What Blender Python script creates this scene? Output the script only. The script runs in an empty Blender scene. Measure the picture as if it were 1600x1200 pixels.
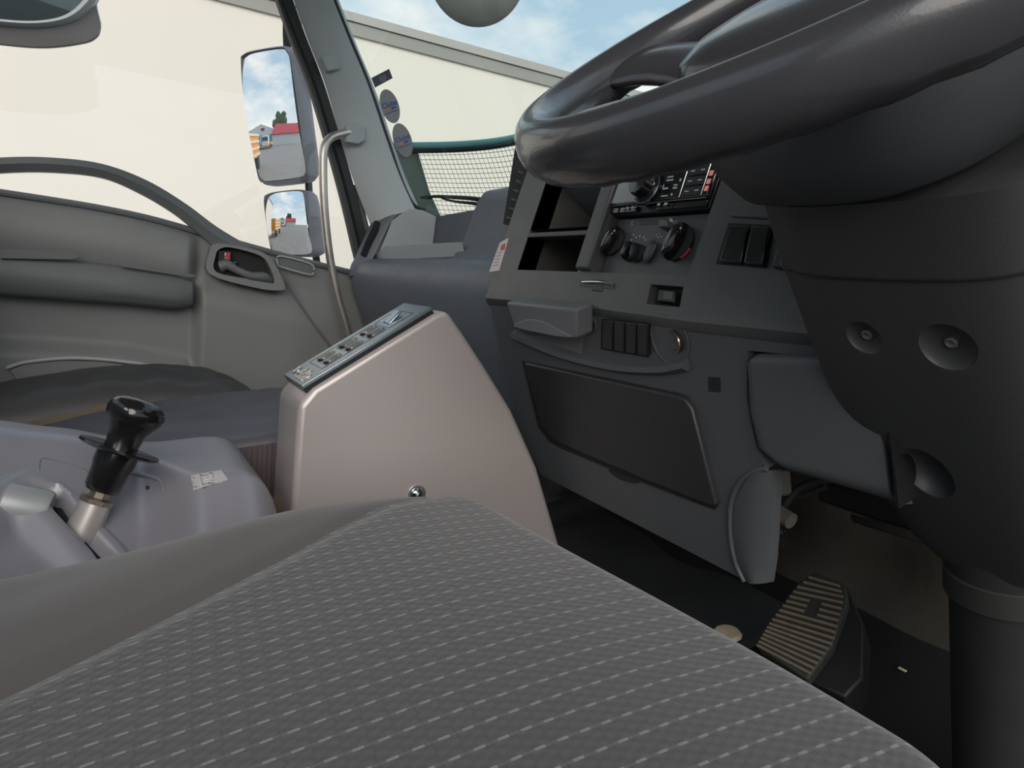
import bpy, bmesh, math, random
from mathutils import Vector, Matrix
random.seed(7)
scn = bpy.context.scene
COL = scn.collection
PI = math.pi
# ------------------------------------------------------------------ camera
# world: X to the driver's side, Y forward, Z up; metres. Camera leans in over the driver's seat.
F = 1100.0
CAM = Vector((0.85, 0.0, 0.70))
AX = Vector((-650, 200, F)).normalized()                  # direction of -X seen from the camera (right, up, forward)
UPV = Vector((-650, 200, F)).cross(Vector((1, -0.09, 0))).normalized()
if UPV.y < 0: UPV = -UPV
XC = -AX
YC = UPV.cross(XC)
if YC.z < 0: YC = -YC
cam_data = bpy.data.cameras.new('camera')
cam = bpy.data.objects.new('camera', cam_data)
COL.objects.link(cam)
cam_data.sensor_width = 36
cam_data.lens = 36 * F / 1600
cam_data.clip_start = 0.02
cam_data.clip_end = 500
right = Vector((XC.x, YC.x, UPV.x)); up = Vector((XC.y, YC.y, UPV.y)); fwd = Vector((XC.z, YC.z, UPV.z))
m = Matrix((right, up, -fwd)).transposed().to_4x4()
m.translation = CAM
cam.matrix_world = m
scn.camera = cam
scn.view_settings.view_transform = 'Standard'
scn.view_settings.look = 'None'
scn.view_settings.gamma = 1
scn.view_settings.use_curve_mapping = False
scn.view_settings.exposure = 0.0

# ------------------------------------------------------------------ node helper
class NT:
    def __init__(s, tree): s.t = tree; s.n = tree.nodes; s.l = tree.links
    def new(s, typ, **kw):
        n = s.n.new(typ)
        for k, v in kw.items(): setattr(n, k, v)
        return n
    def link(s, a, b): s.l.new(a, b)
    def math(s, op, a, b=None, c=None, clamp=False):
        n = s.n.new('ShaderNodeMath'); n.operation = op; n.use_clamp = clamp
        for i, v in enumerate((a, b, c)):
            if v is None: continue
            if isinstance(v, (int, float)): n.inputs[i].default_value = v
            else: s.l.new(v, n.inputs[i])
        return n.outputs[0]
    def mix(s, fac, a, b):
        n = s.n.new('ShaderNodeMix'); n.data_type = 'RGBA'
        for i, v in ((0, fac), (6, a), (7, b)):
            if isinstance(v, (int, float)): n.inputs[i].default_value = v
            elif isinstance(v, tuple): n.inputs[i].default_value = (*v[:3], 1)
            else: s.l.new(v, n.inputs[i])
        return n.outputs[2]
    def noise(s, scale, detail=3, vec=None, rough=.5):
        n = s.n.new('ShaderNodeTexNoise'); n.inputs['Scale'].default_value = scale
        n.inputs['Detail'].default_value = detail; n.inputs['Roughness'].default_value = rough
        if vec is not None: s.l.new(vec, n.inputs['Vector'])
        return n.outputs['Fac']
    def ramp(s, fac, stops):
        n = s.n.new('ShaderNodeValToRGB'); s.l.new(fac, n.inputs[0]); e = n.color_ramp.elements
        while len(e) < len(stops): e.new(0.5)
        for i, (p, c) in enumerate(stops):
            e[i].position = p; e[i].color = (*c, 1) if len(c) == 3 else c
        return n.outputs[0]

# ------------------------------------------------------------------ sky and sun
world = bpy.data.worlds.new('world'); scn.world = world
world.use_nodes = True
w = NT(world.node_tree)
bg = w.n['Background']
tc = w.new('ShaderNodeTexCoord')
sep = w.new('ShaderNodeSeparateXYZ'); w.link(tc.outputs['Generated'], sep.inputs[0])
mp = w.new('ShaderNodeMapping'); w.link(tc.outputs['Generated'], mp.inputs[0])
mp.inputs['Scale'].default_value = (1, 1, 2.2); mp.inputs['Location'].default_value = (.35, .1, .2)
cl = w.noise(3.2, 8, mp.outputs[0], .58)
cm = w.ramp(cl, [(.44, (0, 0, 0)), (.66, (1, 1, 1))])
grad = w.ramp(sep.outputs['Z'], [(.0, (.55, .60, .62)), (.25, (.34, .46, .57)), (.8, (.20, .33, .50))])
sky = w.mix(cm, grad, (.70, .695, .69))
w.link(sky, bg.inputs[0])
bg.inputs[1].default_value = 1.5
sd = bpy.data.lights.new('sun', 'SUN'); sd.energy = 3.0; sd.angle = math.radians(48); sd.color = (1, .92, .84)
sun = bpy.data.objects.new('sun', sd); COL.objects.link(sun)
sun.rotation_euler = Vector((-.80, .42, -.46)).to_track_quat('-Z', 'Y').to_euler()
sun.location = (3, -4, 6)

# ------------------------------------------------------------------ measuring helpers
def ray(px, py):
    v = Vector((px - 800, 600 - py, F))
    return Vector((v.dot(XC), v.dot(YC), v.dot(UPV)))
def at(px, py, ax, val):
    r = ray(px, py); i = 'xyz'.index(ax)
    return CAM + r * ((val - CAM[i]) / r[i])
def onp(px, py, p0, n):
    r = ray(px, py); return CAM + r * ((Vector(p0) - CAM).dot(n) / r.dot(n))

# ------------------------------------------------------------------ materials
MATS = {}
def mat(name, col, rough=.5, metal=0, bump=0, bscale=400, var=0, vscale=12, coat=0, spec=.5, trans=0, ior=1.45, emit=None, wear=0):
    if name in MATS: return MATS[name]
    M = bpy.data.materials.new(name); M.use_nodes = True
    t = NT(M.node_tree); b = t.n['Principled BSDF']
    b.inputs['Base Color'].default_value = (*col, 1); b.inputs['Roughness'].default_value = rough
    b.inputs['Metallic'].default_value = metal; b.inputs['Coat Weight'].default_value = coat
    b.inputs['Specular IOR Level'].default_value = spec; b.inputs['IOR'].default_value = ior
    b.inputs['Transmission Weight'].default_value = trans
    tcn = t.new('ShaderNodeTexCoord'); oc = tcn.outputs['Object']
    if var or wear:
        nz = t.noise(vscale, 5, oc, .6)
        c = t.mix(nz, tuple(x * (1 - var) for x in col), tuple(min(1, x * (1 + var)) for x in col))
        if wear:
            sc = t.ramp(t.noise(vscale * 9, 8, oc, .75), [(.62, (0, 0, 0)), (.72, (1, 1, 1))])
            c = t.mix(t.math('MULTIPLY', sc, wear), c, tuple(min(1, x * 2.2 + .03) for x in col))
        t.link(c, b.inputs['Base Color'])
        r = t.math('MULTIPLY_ADD', t.noise(vscale * 2.5, 4, oc), .2, rough - .1, clamp=True)
        t.link(r, b.inputs['Roughness'])
    if bump:
        bn = t.new('ShaderNodeBump'); bn.inputs['Strength'].default_value = bump; bn.inputs['Distance'].default_value = .001
        t.link(t.noise(bscale, 2, oc), bn.inputs['Height']); t.link(bn.outputs[0], b.inputs['Normal'])
    if emit:
        b.inputs['Emission Color'].default_value = (*emit[:3], 1); b.inputs['Emission Strength'].default_value = emit[3]
    MATS[name] = M
    return M
PL = mat('grey_dash_plastic', (.078, .085, .092), .50, bump=.12, bscale=900, var=.05)
PLP = mat('skylit_dash_plastic', (.125, .138, .158), .48, bump=.12, bscale=900, var=.05)  # lighter, bluer copy of the dash plastic: skylight put into the colour
PB = mat('bezel_plastic', (.072, .075, .075), .40, bump=.12, bscale=900, var=.10, wear=.10)
PD = mat('door_plastic', (.205, .21, .205), .52, bump=.12, bscale=900, var=.05)
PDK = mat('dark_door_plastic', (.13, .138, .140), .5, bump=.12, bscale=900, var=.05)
PG = mat('light_grey_trim_plastic', (.40, .42, .43), .5, bump=.10, bscale=900, var=.04)
BK = mat('black_plastic', (.016, .017, .019), .35, var=.1)
BKG = mat('gloss_black_plastic', (.010, .010, .011), .14, coat=.3)
BKM = mat('matt_black_rubber', (.018, .018, .018), .75, bump=.1, bscale=500)
WH = mat('steering_wheel_plastic', (.036, .036, .040), .26, coat=.25, bump=.05, bscale=700, var=.06)
SIL = mat('silver_painted_console', (.44, .395, .38), .32, metal=.3, var=.03, vscale=6)
CON = mat('satin_grey_console', (.285, .275, .30), .36, metal=.25, bump=.05, bscale=900, var=.04, vscale=7)
CONL = mat('pale_plastic_insert', (.42, .42, .41), .45)
ALU = mat('brushed_plate', (.30, .34, .36), .30, metal=.85, bump=.12, bscale=1500)
CHR = mat('chrome', (.75, .75, .76), .10, metal=1)
STEEL = mat('worn_handle_metal', (.58, .53, .48), .34, metal=.85, var=.30, vscale=14)
MIR = mat('mirror_glass', (.92, .94, .95), .0, metal=1)
MH = mat('mirror_housing_plastic', (.22, .215, .245), .45, var=.05)
VIN = mat('black_seat_vinyl', (.085, .082, .092), .46, bump=.35, bscale=60, var=.15, vscale=9)
VIN2 = mat('far_seat_vinyl', (.050, .048, .047), .46, bump=.35, bscale=45, var=.15, vscale=9)
FOAM = mat('beige_seat_base', (.17, .135, .10), .8, var=.3, vscale=30)
CARD = mat('ochre_foam_block', (.35, .22, .10), .8, var=.3, vscale=50)
SEAL = mat('rubber_seal', (.018, .021, .022), .45)
MAT_FLOOR = mat('rubber_floor_mat', (.008, .008, .008), .7, bump=.4, bscale=60, var=.3, vscale=10)
FIREW = mat('dusty_firewall_felt', (.026, .023, .018), .85, bump=.6, bscale=90, var=.9, vscale=7, wear=.3)
WIRE = mat('wire_mesh_metal', (.10, .13, .14), .4, metal=.3)
TEAL = mat('screen_frame_teal', (.16, .40, .42), .35)
TRL = mat('trailer_white_panel', (.68, .65, .585), .45, var=.03, vscale=.8)
TRR = mat('trailer_grey_rail', (.27, .27, .25), .5, var=.1, vscale=2)
ASPH = mat('asphalt', (.25, .235, .22), .9, bump=.4, bscale=20, var=.25, vscale=1.5)
WHITE_ = mat('white_paint', (.75, .75, .73), .5)
RED_ = mat('red_roof_paint', (.55, .05, .06), .5)
ORG_ = mat('orange_paint', (.65, .28, .05), .5)
BLU_ = mat('blue_panel_paint', (.10, .30, .45), .4)
TYRE = mat('tyre_rubber', (.03, .03, .03), .8)
LEAF = mat('tree_foliage', (.06, .10, .04), .9, bump=1, bscale=3, var=.5, vscale=2)
PAINT = mat('white_marking_paint', (.55, .56, .58), .5)
REDM = mat('red_marking', (.45, .02, .03), .4)
ORGM = mat('orange_marking', (.65, .27, .10), .5)
BLUM = mat('blue_marking', (.05, .09, .40), .5)
PAPER = mat('white_paper_label', (.62, .58, .56), .6)
def translucent(name, c1, c2):
    M = bpy.data.materials.new(name); M.use_nodes = True
    t = NT(M.node_tree); t.n.remove(t.n['Principled BSDF'])
    a = t.new('ShaderNodeBsdfDiffuse'); a.inputs[0].default_value = (*c1, 1)
    b = t.new('ShaderNodeBsdfTranslucent'); b.inputs[0].default_value = (*c2, 1)
    x = t.new('ShaderNodeAddShader'); t.link(a.outputs[0], x.inputs[0]); t.link(b.outputs[0], x.inputs[1]); t.link(x.outputs[0], t.n['Material Output'].inputs[0])
    MATS[name] = M; return M
OVAL = translucent('grey_sticker_back', (.30, .30, .30), (.16, .17, .165))
LED = mat('red_lit_buttons', (.3, .05, .05), .4, emit=(1, .35, .3, .35))
LCD = mat('grey_display_glass', (.10, .14, .16), .12, var=.3, vscale=60, coat=.5)
HEADL = mat('roof_lining', (.45, .45, .43), .9)
CAP_ = mat('transparent_grey_connector', (.14, .13, .11), .3)

def glass(name, col, a):
    M = bpy.data.materials.new(name); M.use_nodes = True
    t = NT(M.node_tree); t.n.remove(t.n['Principled BSDF'])
    tr = t.new('ShaderNodeBsdfTransparent'); tr.inputs[0].default_value = (*col, 1)
    gl = t.new('ShaderNodeBsdfGlossy'); gl.inputs['Roughness'].default_value = .0
    lw = t.new('ShaderNodeLayerWeight'); lw.inputs['Blend'].default_value = .5
    fr = t.math('MULTIPLY_ADD', t.math('POWER', lw.outputs['Facing'], 5.0), .92, .06)
    mx = t.new('ShaderNodeMixShader'); t.link(t.math('MULTIPLY', fr, a), mx.inputs[0])
    t.link(tr.outputs[0], mx.inputs[1]); t.link(gl.outputs[0], mx.inputs[2])
    t.link(mx.outputs[0], t.n['Material Output'].inputs[0])
    MATS[name] = M
    return M
GLW = glass('windscreen_glass', (.91, .97, .93), 1.0)
GLD = glass('door_glass', (.96, .96, .94), 1.0)

def fabric(name, dashes):
    M = bpy.data.materials.new(name); M.use_nodes = True
    t = NT(M.node_tree); b = t.n['Principled BSDF']; b.inputs['Roughness'].default_value = .88
    b.inputs['Sheen Weight'].default_value = .25; b.inputs['Sheen Roughness'].default_value = .5
    tcn = t.new('ShaderNodeTexCoord'); oc = tcn.outputs['Object']
    s = t.new('ShaderNodeSeparateXYZ'); t.link(oc, s.inputs[0])
    X, Y = s.outputs[0], s.outputs[1]
    nz = t.noise(14, 4, oc); fine = t.noise(1400, 2, oc)
    if dashes:
        wob = t.math('MULTIPLY', t.math('SUBTRACT', t.noise(25, 2, oc), .5), .0016)
        U = t.math('DIVIDE', t.math('ADD', X, wob), .0137); V = t.math('DIVIDE', Y, .0118)
        row = t.math('FLOOR', U)
        V = t.math('ADD', V, t.math('MULTIPLY', row, .12))
        fu = t.math('FRACT', U); fv = t.math('FRACT', V)
        mu = t.math('LESS_THAN', t.math('ABSOLUTE', t.math('SUBTRACT', fu, .5)), .062)
        mv = t.math('LESS_THAN', t.math('ABSOLUTE', t.math('SUBTRACT', fv, .5)), .23)
        dash = t.math('MULTIPLY', mu, mv)
        wv = t.math('SINE', t.math('MULTIPLY', U, 2 * PI * 2)); wv2 = t.math('SINE', t.math('MULTIPLY', V, 2 * PI * 1))
        weave = t.math('MULTIPLY', wv, wv2)                   # the woven checks
        groove = t.math('GREATER_THAN', t.math('ABSOLUTE', t.math('SUBTRACT', fv, .5)), .44)
        base = t.mix(t.math('MULTIPLY_ADD', weave, .28, .5), (.033, .030, .0295), (.080, .073, .070))
        base = t.mix(t.math('MULTIPLY', groove, .45), base, (.028, .026, .026))
        base = t.mix(t.math('MULTIPLY', fine, .5), base, (.062, .059, .058))
        dash = t.math('MAXIMUM', dash, t.math('MULTIPLY', mu, .22))
        amt = t.math('MULTIPLY', dash, t.math('MULTIPLY_ADD', fine, .6, .45))
        col = t.mix(t.math('MULTIPLY', amt, .85), base, (.27, .25, .24))
        h = t.math('ADD', t.math('MULTIPLY', weave, .35), t.math('MULTIPLY', fine, .8))
        st = .55
    else:
        wv = t.math('SINE', t.math('MULTIPLY', t.math('ADD', Y, t.math('MULTIPLY', X, .6)), 2 * PI / .0022))
        base = t.mix(nz, (.056, .048, .043), (.076, .064, .058))
        col = t.mix(t.math('MULTIPLY_ADD', wv, .15, .2), base, (.05, .045, .042))
        col = t.mix(t.math('MULTIPLY', fine, .4), col, (.11, .10, .095))
        h = t.math('ADD', t.math('MULTIPLY', wv, .15), fine); st = .4
    t.link(col, b.inputs['Base Color'])
    bn = t.new('ShaderNodeBump'); bn.inputs['Strength'].default_value = st; bn.inputs['Distance'].default_value = .0008
    t.link(h, bn.inputs['Height']); t.link(bn.outputs[0], b.inputs['Normal'])
    return M
FAB = fabric('dashed_seat_fabric', True)
FABP = fabric('plain_seat_fabric', False)

# ------------------------------------------------------------------ mesh helpers (vertices are given in world metres)
def root(name, label, cat, loc, group=None):
    o = bpy.data.objects.new(name, None); COL.objects.link(o); o.location = loc
    o.empty_display_size = .05
    o['label'] = label; o['category'] = cat
    if group: o['group'] = group
    return o
def tag(o, label, cat, group=None):
    o['label'] = label; o['category'] = cat
    if group: o['group'] = group
    return o
def struct(o):
    o['kind'] = 'structure'; return o
def link(name, me, material, parent=None, bevel=0, seg=2, sub=0, ang=35):
    o = bpy.data.objects.new(name, me); COL.objects.link(o)
    if material: me.materials.append(material)
    if parent is not None:
        o.parent = parent
        if parent.type == 'EMPTY': o.location = -parent.location
    if bevel:
        b = o.modifiers.new('bevel', 'BEVEL'); b.width = bevel; b.segments = seg; b.limit_method = 'ANGLE'; b.angle_limit = math.radians(ang)
        b.harden_normals = False
    if sub:
        s = o.modifiers.new('sub', 'SUBSURF'); s.levels = sub; s.render_levels = sub
    return o
def mesh(name, vs, fs, material, parent=None, smooth=True, fixn=True, **kw):
    bm = bmesh.new()
    bv = [bm.verts.new(v) for v in vs]
    for f in fs:
        try: bm.faces.new([bv[i] for i in f])
        except ValueError: pass
    return fin(name, bm, material, parent, smooth, fixn, **kw)
def fin(name, bm, material, parent=None, smooth=True, fixn=True, **kw):
    if fixn: bmesh.ops.recalc_face_normals(bm, faces=bm.faces[:])
    me = bpy.data.meshes.new(name); bm.to_mesh(me); bm.free()
    me.polygons.foreach_set('use_smooth', [smooth] * len(me.polygons))
    if smooth:
        me.set_sharp_from_angle(angle=math.radians(40))
    return link(name, me, material, parent, **kw)
def prism(name, poly, vec, material, parent=None, holes=(), smooth=True, cap=True, **kw):
    """polygon (world points) with optional holes, extruded by vec"""
    bm = bmesh.new(); vec = Vector(vec); edges = []; loops = []
    for lp in (poly, *holes):
        vs = [bm.verts.new(p) for p in lp]; loops.append(vs)
        for i in range(len(vs)): edges.append(bm.edges.new((vs[i], vs[(i + 1) % len(vs)])))
    if holes:
        bmesh.ops.triangle_fill(bm, edges=edges, use_beauty=True)
    else:
        bm.faces.new(loops[0])
    front = bm.faces[:]
    ret = bmesh.ops.duplicate(bm, geom=bm.verts[:] + bm.edges[:] + front)
    vm = ret['vert_map']
    back = [g for g in ret['geom'] if isinstance(g, bmesh.types.BMVert)]
    bmesh.ops.translate(bm, verts=back, vec=vec)
    for vs in loops:
        for i in range(len(vs)):
            a, b_ = vs[i], vs[(i + 1) % len(vs)]
            bm.faces.new((a, b_, vm[b_], vm[a]))
    if holes: bmesh.ops.dissolve_limit(bm, angle_limit=.001, verts=bm.verts[:], edges=[e for e in bm.edges if len(e.link_faces) == 2 and e.calc_face_angle(1) < .001][:0])
    return fin(name, bm, material, parent, smooth, **kw)
def box(name, c, size, material, parent=None, rot=None, **kw):
    c = Vector(c); R = rot or Matrix.Identity(3)
    vs = [c + R @ Vector((sx * size[0] / 2, sy * size[1] / 2, sz * size[2] / 2)) for sx in (-1, 1) for sy in (-1, 1) for sz in (-1, 1)]
    fs = [(0, 1, 3, 2), (4, 6, 7, 5), (0, 4, 5, 1), (2, 3, 7, 6), (0, 2, 6, 4), (1, 5, 7, 3)]
    return mesh(name, vs, fs, material, parent, **kw)
def cr(pts, n=8, closed=False):
    P = [Vector(p) for p in pts]; out = []; N = len(P)
    rng = range(N) if closed else range(N - 1)
    for i in rng:
        p1, p2 = P[i], P[(i + 1) % N]
        p0 = P[i - 1] if (closed or i > 0) else p1 * 2 - p2
        p3 = P[(i + 2) % N] if (closed or i < N - 2) else p2 * 2 - p1
        for k in range(n):
            t = k / n
            out.append(.5 * ((2 * p1) + (p2 - p0) * t + (2 * p0 - 5 * p1 + 4 * p2 - p3) * t * t + (3 * p1 - p0 - 3 * p2 + p3) * t ** 3))
    if not closed: out.append(P[-1])
    return out
def loft(name, rings, material, parent=None, closed=True, caps=True, loop=False, **kw):
    n = len(rings[0]); vs = [v for r in rings for v in r]; fs = []
    R = len(rings)
    for i in range(R if loop else R - 1):
        a, b = i * n, ((i + 1) % R) * n
        for j in range(n if closed else n - 1):
            k = (j + 1) % n
            fs.append((a + j, a + k, b + k, b + j))
    if caps and closed and not loop:
        fs.append(tuple(range(n))); fs.append(tuple(range((R - 1) * n, R * n)))
    return mesh(name, vs, fs, material, parent, **kw)
def tube(name, pts, r, material, parent=None, seg=14, smoothn=6, upv=(0, 0, 1), flat=1.0, **kw):
    """round (or flattened) tube along a smoothed path; r is a number or one per point"""
    if isinstance(r, (int, float)): r = [r] * len(pts)
    P = cr(pts, smoothn) if smoothn > 1 else [Vector(p) for p in pts]
    rr = []
    for i in range(len(P)):
        t = i / (len(P) - 1) * (len(r) - 1); k = min(int(t), len(r) - 2); f = t - k
        rr.append(r[k] * (1 - f) + r[k + 1] * f)
    rings = []; u = Vector(upv)
    for i, p in enumerate(P):
        d = (P[min(i + 1, len(P) - 1)] - P[max(i - 1, 0)]).normalized()
        s = d.cross(u).normalized(); v = s.cross(d).normalized()
        rings.append([p + (s * math.cos(a) * flat + v * math.sin(a)) * rr[i] for a in [2 * PI * k / seg for k in range(seg)]])
    return loft(name, rings, material, parent, **kw)
def frame_of(n, upv=(0, 0, 1)):
    n = Vector(n).normalized(); a = n.cross(Vector(upv))
    if a.length < 1e-4: a = n.cross(Vector((0, 1, 0)))
    a.normalize(); b = a.cross(n)
    return a, -b if b.dot(Vector(upv)) < 0 else b, n
def lathe(name, prof, origin, axis, material, parent=None, seg=28, sx=1.0, upv=(0, 0, 1), **kw):
    """prof: list of (radius, height along the axis)"""
    a, b, n = frame_of(axis, upv); o = Vector(origin)
    rings = [[o + (a * math.cos(t) * sx + b * math.sin(t)) * max(r, 1e-5) + n * h for t in [2 * PI * k / seg for k in range(seg)]] for r, h in prof]
    return loft(name, rings, material, parent, **kw)
def rrect(c, a, b, hw, hh, r, n=5):
    out = []
    for (sx, sy, t0) in ((1, 1, 0), (-1, 1, PI / 2), (-1, -1, PI), (1, -1, 1.5 * PI)):
        for k in range(n + 1):
            t = t0 + PI / 2 * k / n
            out.append(Vector(c) + a * (sx * (hw - r) + r * math.cos(t)) + b * (sy * (hh - r) + r * math.sin(t)))
    return out
def grid(name, fn, nu, nv, material, parent=None, thick=None, **kw):
    vs = [fn(i / nu, j / nv) for i in range(nu + 1) for j in range(nv + 1)]
    fs = [(i * (nv + 1) + j, (i + 1) * (nv + 1) + j, (i + 1) * (nv + 1) + j + 1, i * (nv + 1) + j + 1) for i in range(nu) for j in range(nv)]
    if thick is not None:
        T = Vector(thick); n = len(vs); vs = vs + [Vector(v) + T for v in vs]
        fs += [tuple(n + k for k in reversed(f)) for f in fs[:]]
        rim = [i * (nv + 1) for i in range(nu + 1)] + [nu * (nv + 1) + j for j in range(1, nv + 1)] + [i * (nv + 1) + nv for i in range(nu - 1, -1, -1)] + [j for j in range(nv - 1, 0, -1)]
        for k in range(len(rim)):
            a, b = rim[k], rim[(k + 1) % len(rim)]; fs.append((a, b, n + b, n + a))
    return mesh(name, vs, fs, material, parent, **kw)
def text(name, body, c, a, b, size, material, parent, depth=.0004, bold=0):
    cu = bpy.data.curves.new(name, 'FONT'); cu.body = body; cu.size = size; cu.extrude = depth; cu.offset = bold
    cu.align_x = 'CENTER'; cu.align_y = 'CENTER'
    o = bpy.data.objects.new(name + '_tmp', cu); COL.objects.link(o)
    dg = bpy.context.evaluated_depsgraph_get(); dg.update()
    me = bpy.data.meshes.new_from_object(o.evaluated_get(dg)); bpy.data.objects.remove(o)
    a = Vector(a).normalized(); b = Vector(b); b = (b - a * b.dot(a)).normalized(); n = a.cross(b)
    M = Matrix((a, b, n)).transposed().to_4x4(); M.translation = Vector(c)
    me.transform(M); me.name = name
    return link(name, me, material, parent)
def sm(t, a, b):
    t = max(0, min(1, (t - a) / (b - a))); return t * t * (3 - 2 * t)
def lerp(a, b, t): return a + (b - a) * t
def interp(x, xs, ys):
    if x <= xs[0]: return ys[0]
    for i in range(len(xs) - 1):
        if x <= xs[i + 1]: return lerp(ys[i], ys[i + 1], (x - xs[i]) / (xs[i + 1] - xs[i]))
    return ys[-1]

def glass_y(x, z):
    # the windscreen: nearly flat across the middle, wrapping hard at the corners
    v = (z - .80) / .70; c = min(1.08, (x / .955) ** 2)
    return lerp(1.06 - (z - .80) * .60, lerp(.70, .37, v), c ** 4)
# planes of the dashboard
BN = Vector((0, -1, .27)).normalized(); BP = Vector((0, .52, .69))       # bezel, leaning back
LN = Vector((0, -1, -.36)).normalized(); LP = Vector((0, .52, .69))      # lower panel, running away downwards
BA, BB = Vector((1, 0, 0)), Vector((0, .27, 1)).normalized()
LA, LB = Vector((1, 0, 0)), Vector((0, -.36, 1)).normalized()
def bz(px, py, off=0): return onp(px, py, BP + BN * off, BN)
def lz(px, py, off=0): return onp(px, py, LP + LN * off, LN)

# ================================================================== SETTING: outside
def build_ground():
    g = mesh('ground', [(-60, -150, -.95), (60, -150, -.95), (60, 60, -.95), (-60, 60, -.95)], [(0, 1, 2, 3)], ASPH, smooth=False)
    struct(g)
build_ground()
def trailer():
    H = 2.6
    p = at(545, 20, 'z', H); q = at(895, 116, 'z', H)
    d = (q - p); d.z = 0; d.normalize(); n = Vector((d.y, -d.x, 0))          # towards the cab
    a = p - d * 9; b = p + d * 13
    r = root('box_trailer', 'long white box trailer parked beside the truck, grey rail along its top edge', 'trailer', (a.x, a.y, -.95))
    def strip(nm, z0, z1, out, m_, th=.06):
        v = [a + n * out, b + n * out, b + n * (out - th), a + n * (out - th)]
        vs = [Vector((k.x, k.y, z0)) for k in v] + [Vector((k.x, k.y, z1)) for k in v]
        return mesh(nm, vs, [(0, 1, 2, 3), (4, 5, 6, 7), (0, 1, 5, 4), (1, 2, 6, 5), (2, 3, 7, 6), (3, 0, 4, 7)], m_, r, smooth=False)
    strip('side_panel', 0.0, H - .14, 0, TRL, 2.4)
    strip('lower_side_rail', -.15, 0.0, .02, TRR, .1)
    strip('top_rail', H - .15, H - .065, .02, TRR, .10)
    strip('roof_edge', H - .06, H, .035, mat('trailer_light_rail', (.36, .355, .33), .5), .14)
    for s in (2.0, 3.1, 18.5, 19.6):
        c = a + d * s - n * .3
        t = lathe('wheel', [(.0, 0), (.28, 0), (.5, .02), (.5, .24), (.28, .26), (0, .22)], (c.x, c.y, -.45), -n, TYRE, r, seg=28)
trailer()
def yard():
    # what the door mirrors look back on
    r = root('warehouse', 'white warehouse with blue doors seen in the large door mirror', 'building', (-16, -70, -.95))
    prism('wall', [(-24, -75, -.95), (-9, -75, -.95), (-9, -75, 4.2), (-16.5, -75, 6.2), (-24, -75, 4.2)], (0, -12, 0), WHITE_, r, smooth=False)
    for x in (-21.5, -16.5, -11.5): box('roller_door', (x, -74.95, .8), (2.6, .2, 3.4), BLU_, r)
    box('sign_board', (-15.5, -74.9, 4.4), (2.2, .2, .9), mat('dark_sign', (.25, .03, .05), .5), r)
    r = root('red_roof_shed', 'red roofed shed seen in the large door mirror', 'building', (-5, -65, -.95))
    prism('roof', [(-9, -60, 2.2), (3, -60, 2.2), (3, -66, 5.2), (-7.5, -66, 5.2)], (0, -.4, -.2), RED_, r, smooth=False)
    box('wall', (-3, -64, .6), (11.4, 6, 3.1), WHITE_, r)
    def truck(x, y, nm, lab, cabm, bedm, L=7):
        r = root(nm, lab, 'truck', (x, y, -.95))
        box('cab', (x, y, .75), (2.3, 1.9, 2.2), cabm, r, bevel=.15)
        box('windscreen', (x, y + .96, 1.15), (2.0, .06, .8), BKG, r)
        box('bed', (x + .4, y - 1.2 - L / 2, .1), (2.4, L, .5), bedm, r)
        box('bumper', (x, y + .95, -.35), (2.4, .2, .35), ORG_, r)
        for dy in (0, -L * .7, -L * .9):
            for s in (-1, 1):
                lathe('wheel', [(0, 0), (.5, 0), (.5, .3), (0, .3)], (x + s * 1.15, y + dy, -.45), (-s, 0, 0), TYRE, r, seg=20)
    truck(-9.2, -46, 'flatbed_truck', 'white cab flatbed truck with orange bumper in the large door mirror', WHITE_, ORG_)
    truck(-12.6, -48, 'flatbed_truck', 'low blue-grey flatbed truck parked left of the white cab in the mirror', BLU_, mat('grey_truck_paint', (.3, .31, .33), .5))
    r = root('stake_truck', 'yellow-orange stake-bed truck seen in the small convex mirror', 'truck', (-3.0, -16, -.95))
    box('bed', (-6.4, -14, .7), (2.4, 6, 1.6), ORG_, r)
    for k in range(4): box('stake_rail', (-5.15, -14, .1 + k * .45), (.08, 6, .16), mat('pale_rail', (.7, .6, .45), .5), r)
    for y in (-12, -16): lathe('wheel', [(0, 0), (.5, 0), (.5, .3), (0, .3)], (-5.2, y, -.45), (-1, 0, 0), TYRE, r, seg=20)
    r = root('tree', 'dark green tree behind the red roof in the large door mirror', 'tree', (-6, -75, -.95))
    bm = bmesh.new()
    rnd = random.Random(3)
    for k in range(26):
        c = Vector((-6 + rnd.uniform(-2.6, 2.6), -74 + rnd.uniform(-2, 2), 6.2 + rnd.uniform(-2.2, 2.8)))
        bmesh.ops.create_icosphere(bm, subdivisions=2, radius=rnd.uniform(.8, 1.6), matrix=Matrix.Translation(c))
    for v in bm.verts: v.co += Vector((rnd.uniform(-.15, .15), rnd.uniform(-.15, .15), rnd.uniform(-.15, .15)))
    fin('crown', bm, LEAF, r)
    tube('trunk', [(-6, -74, -.95), (-6.1, -74, 2), (-5.9, -74, 5)], [.35, .28, .2], mat('bark', (.12, .08, .05), .9), r)
yard()

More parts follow.
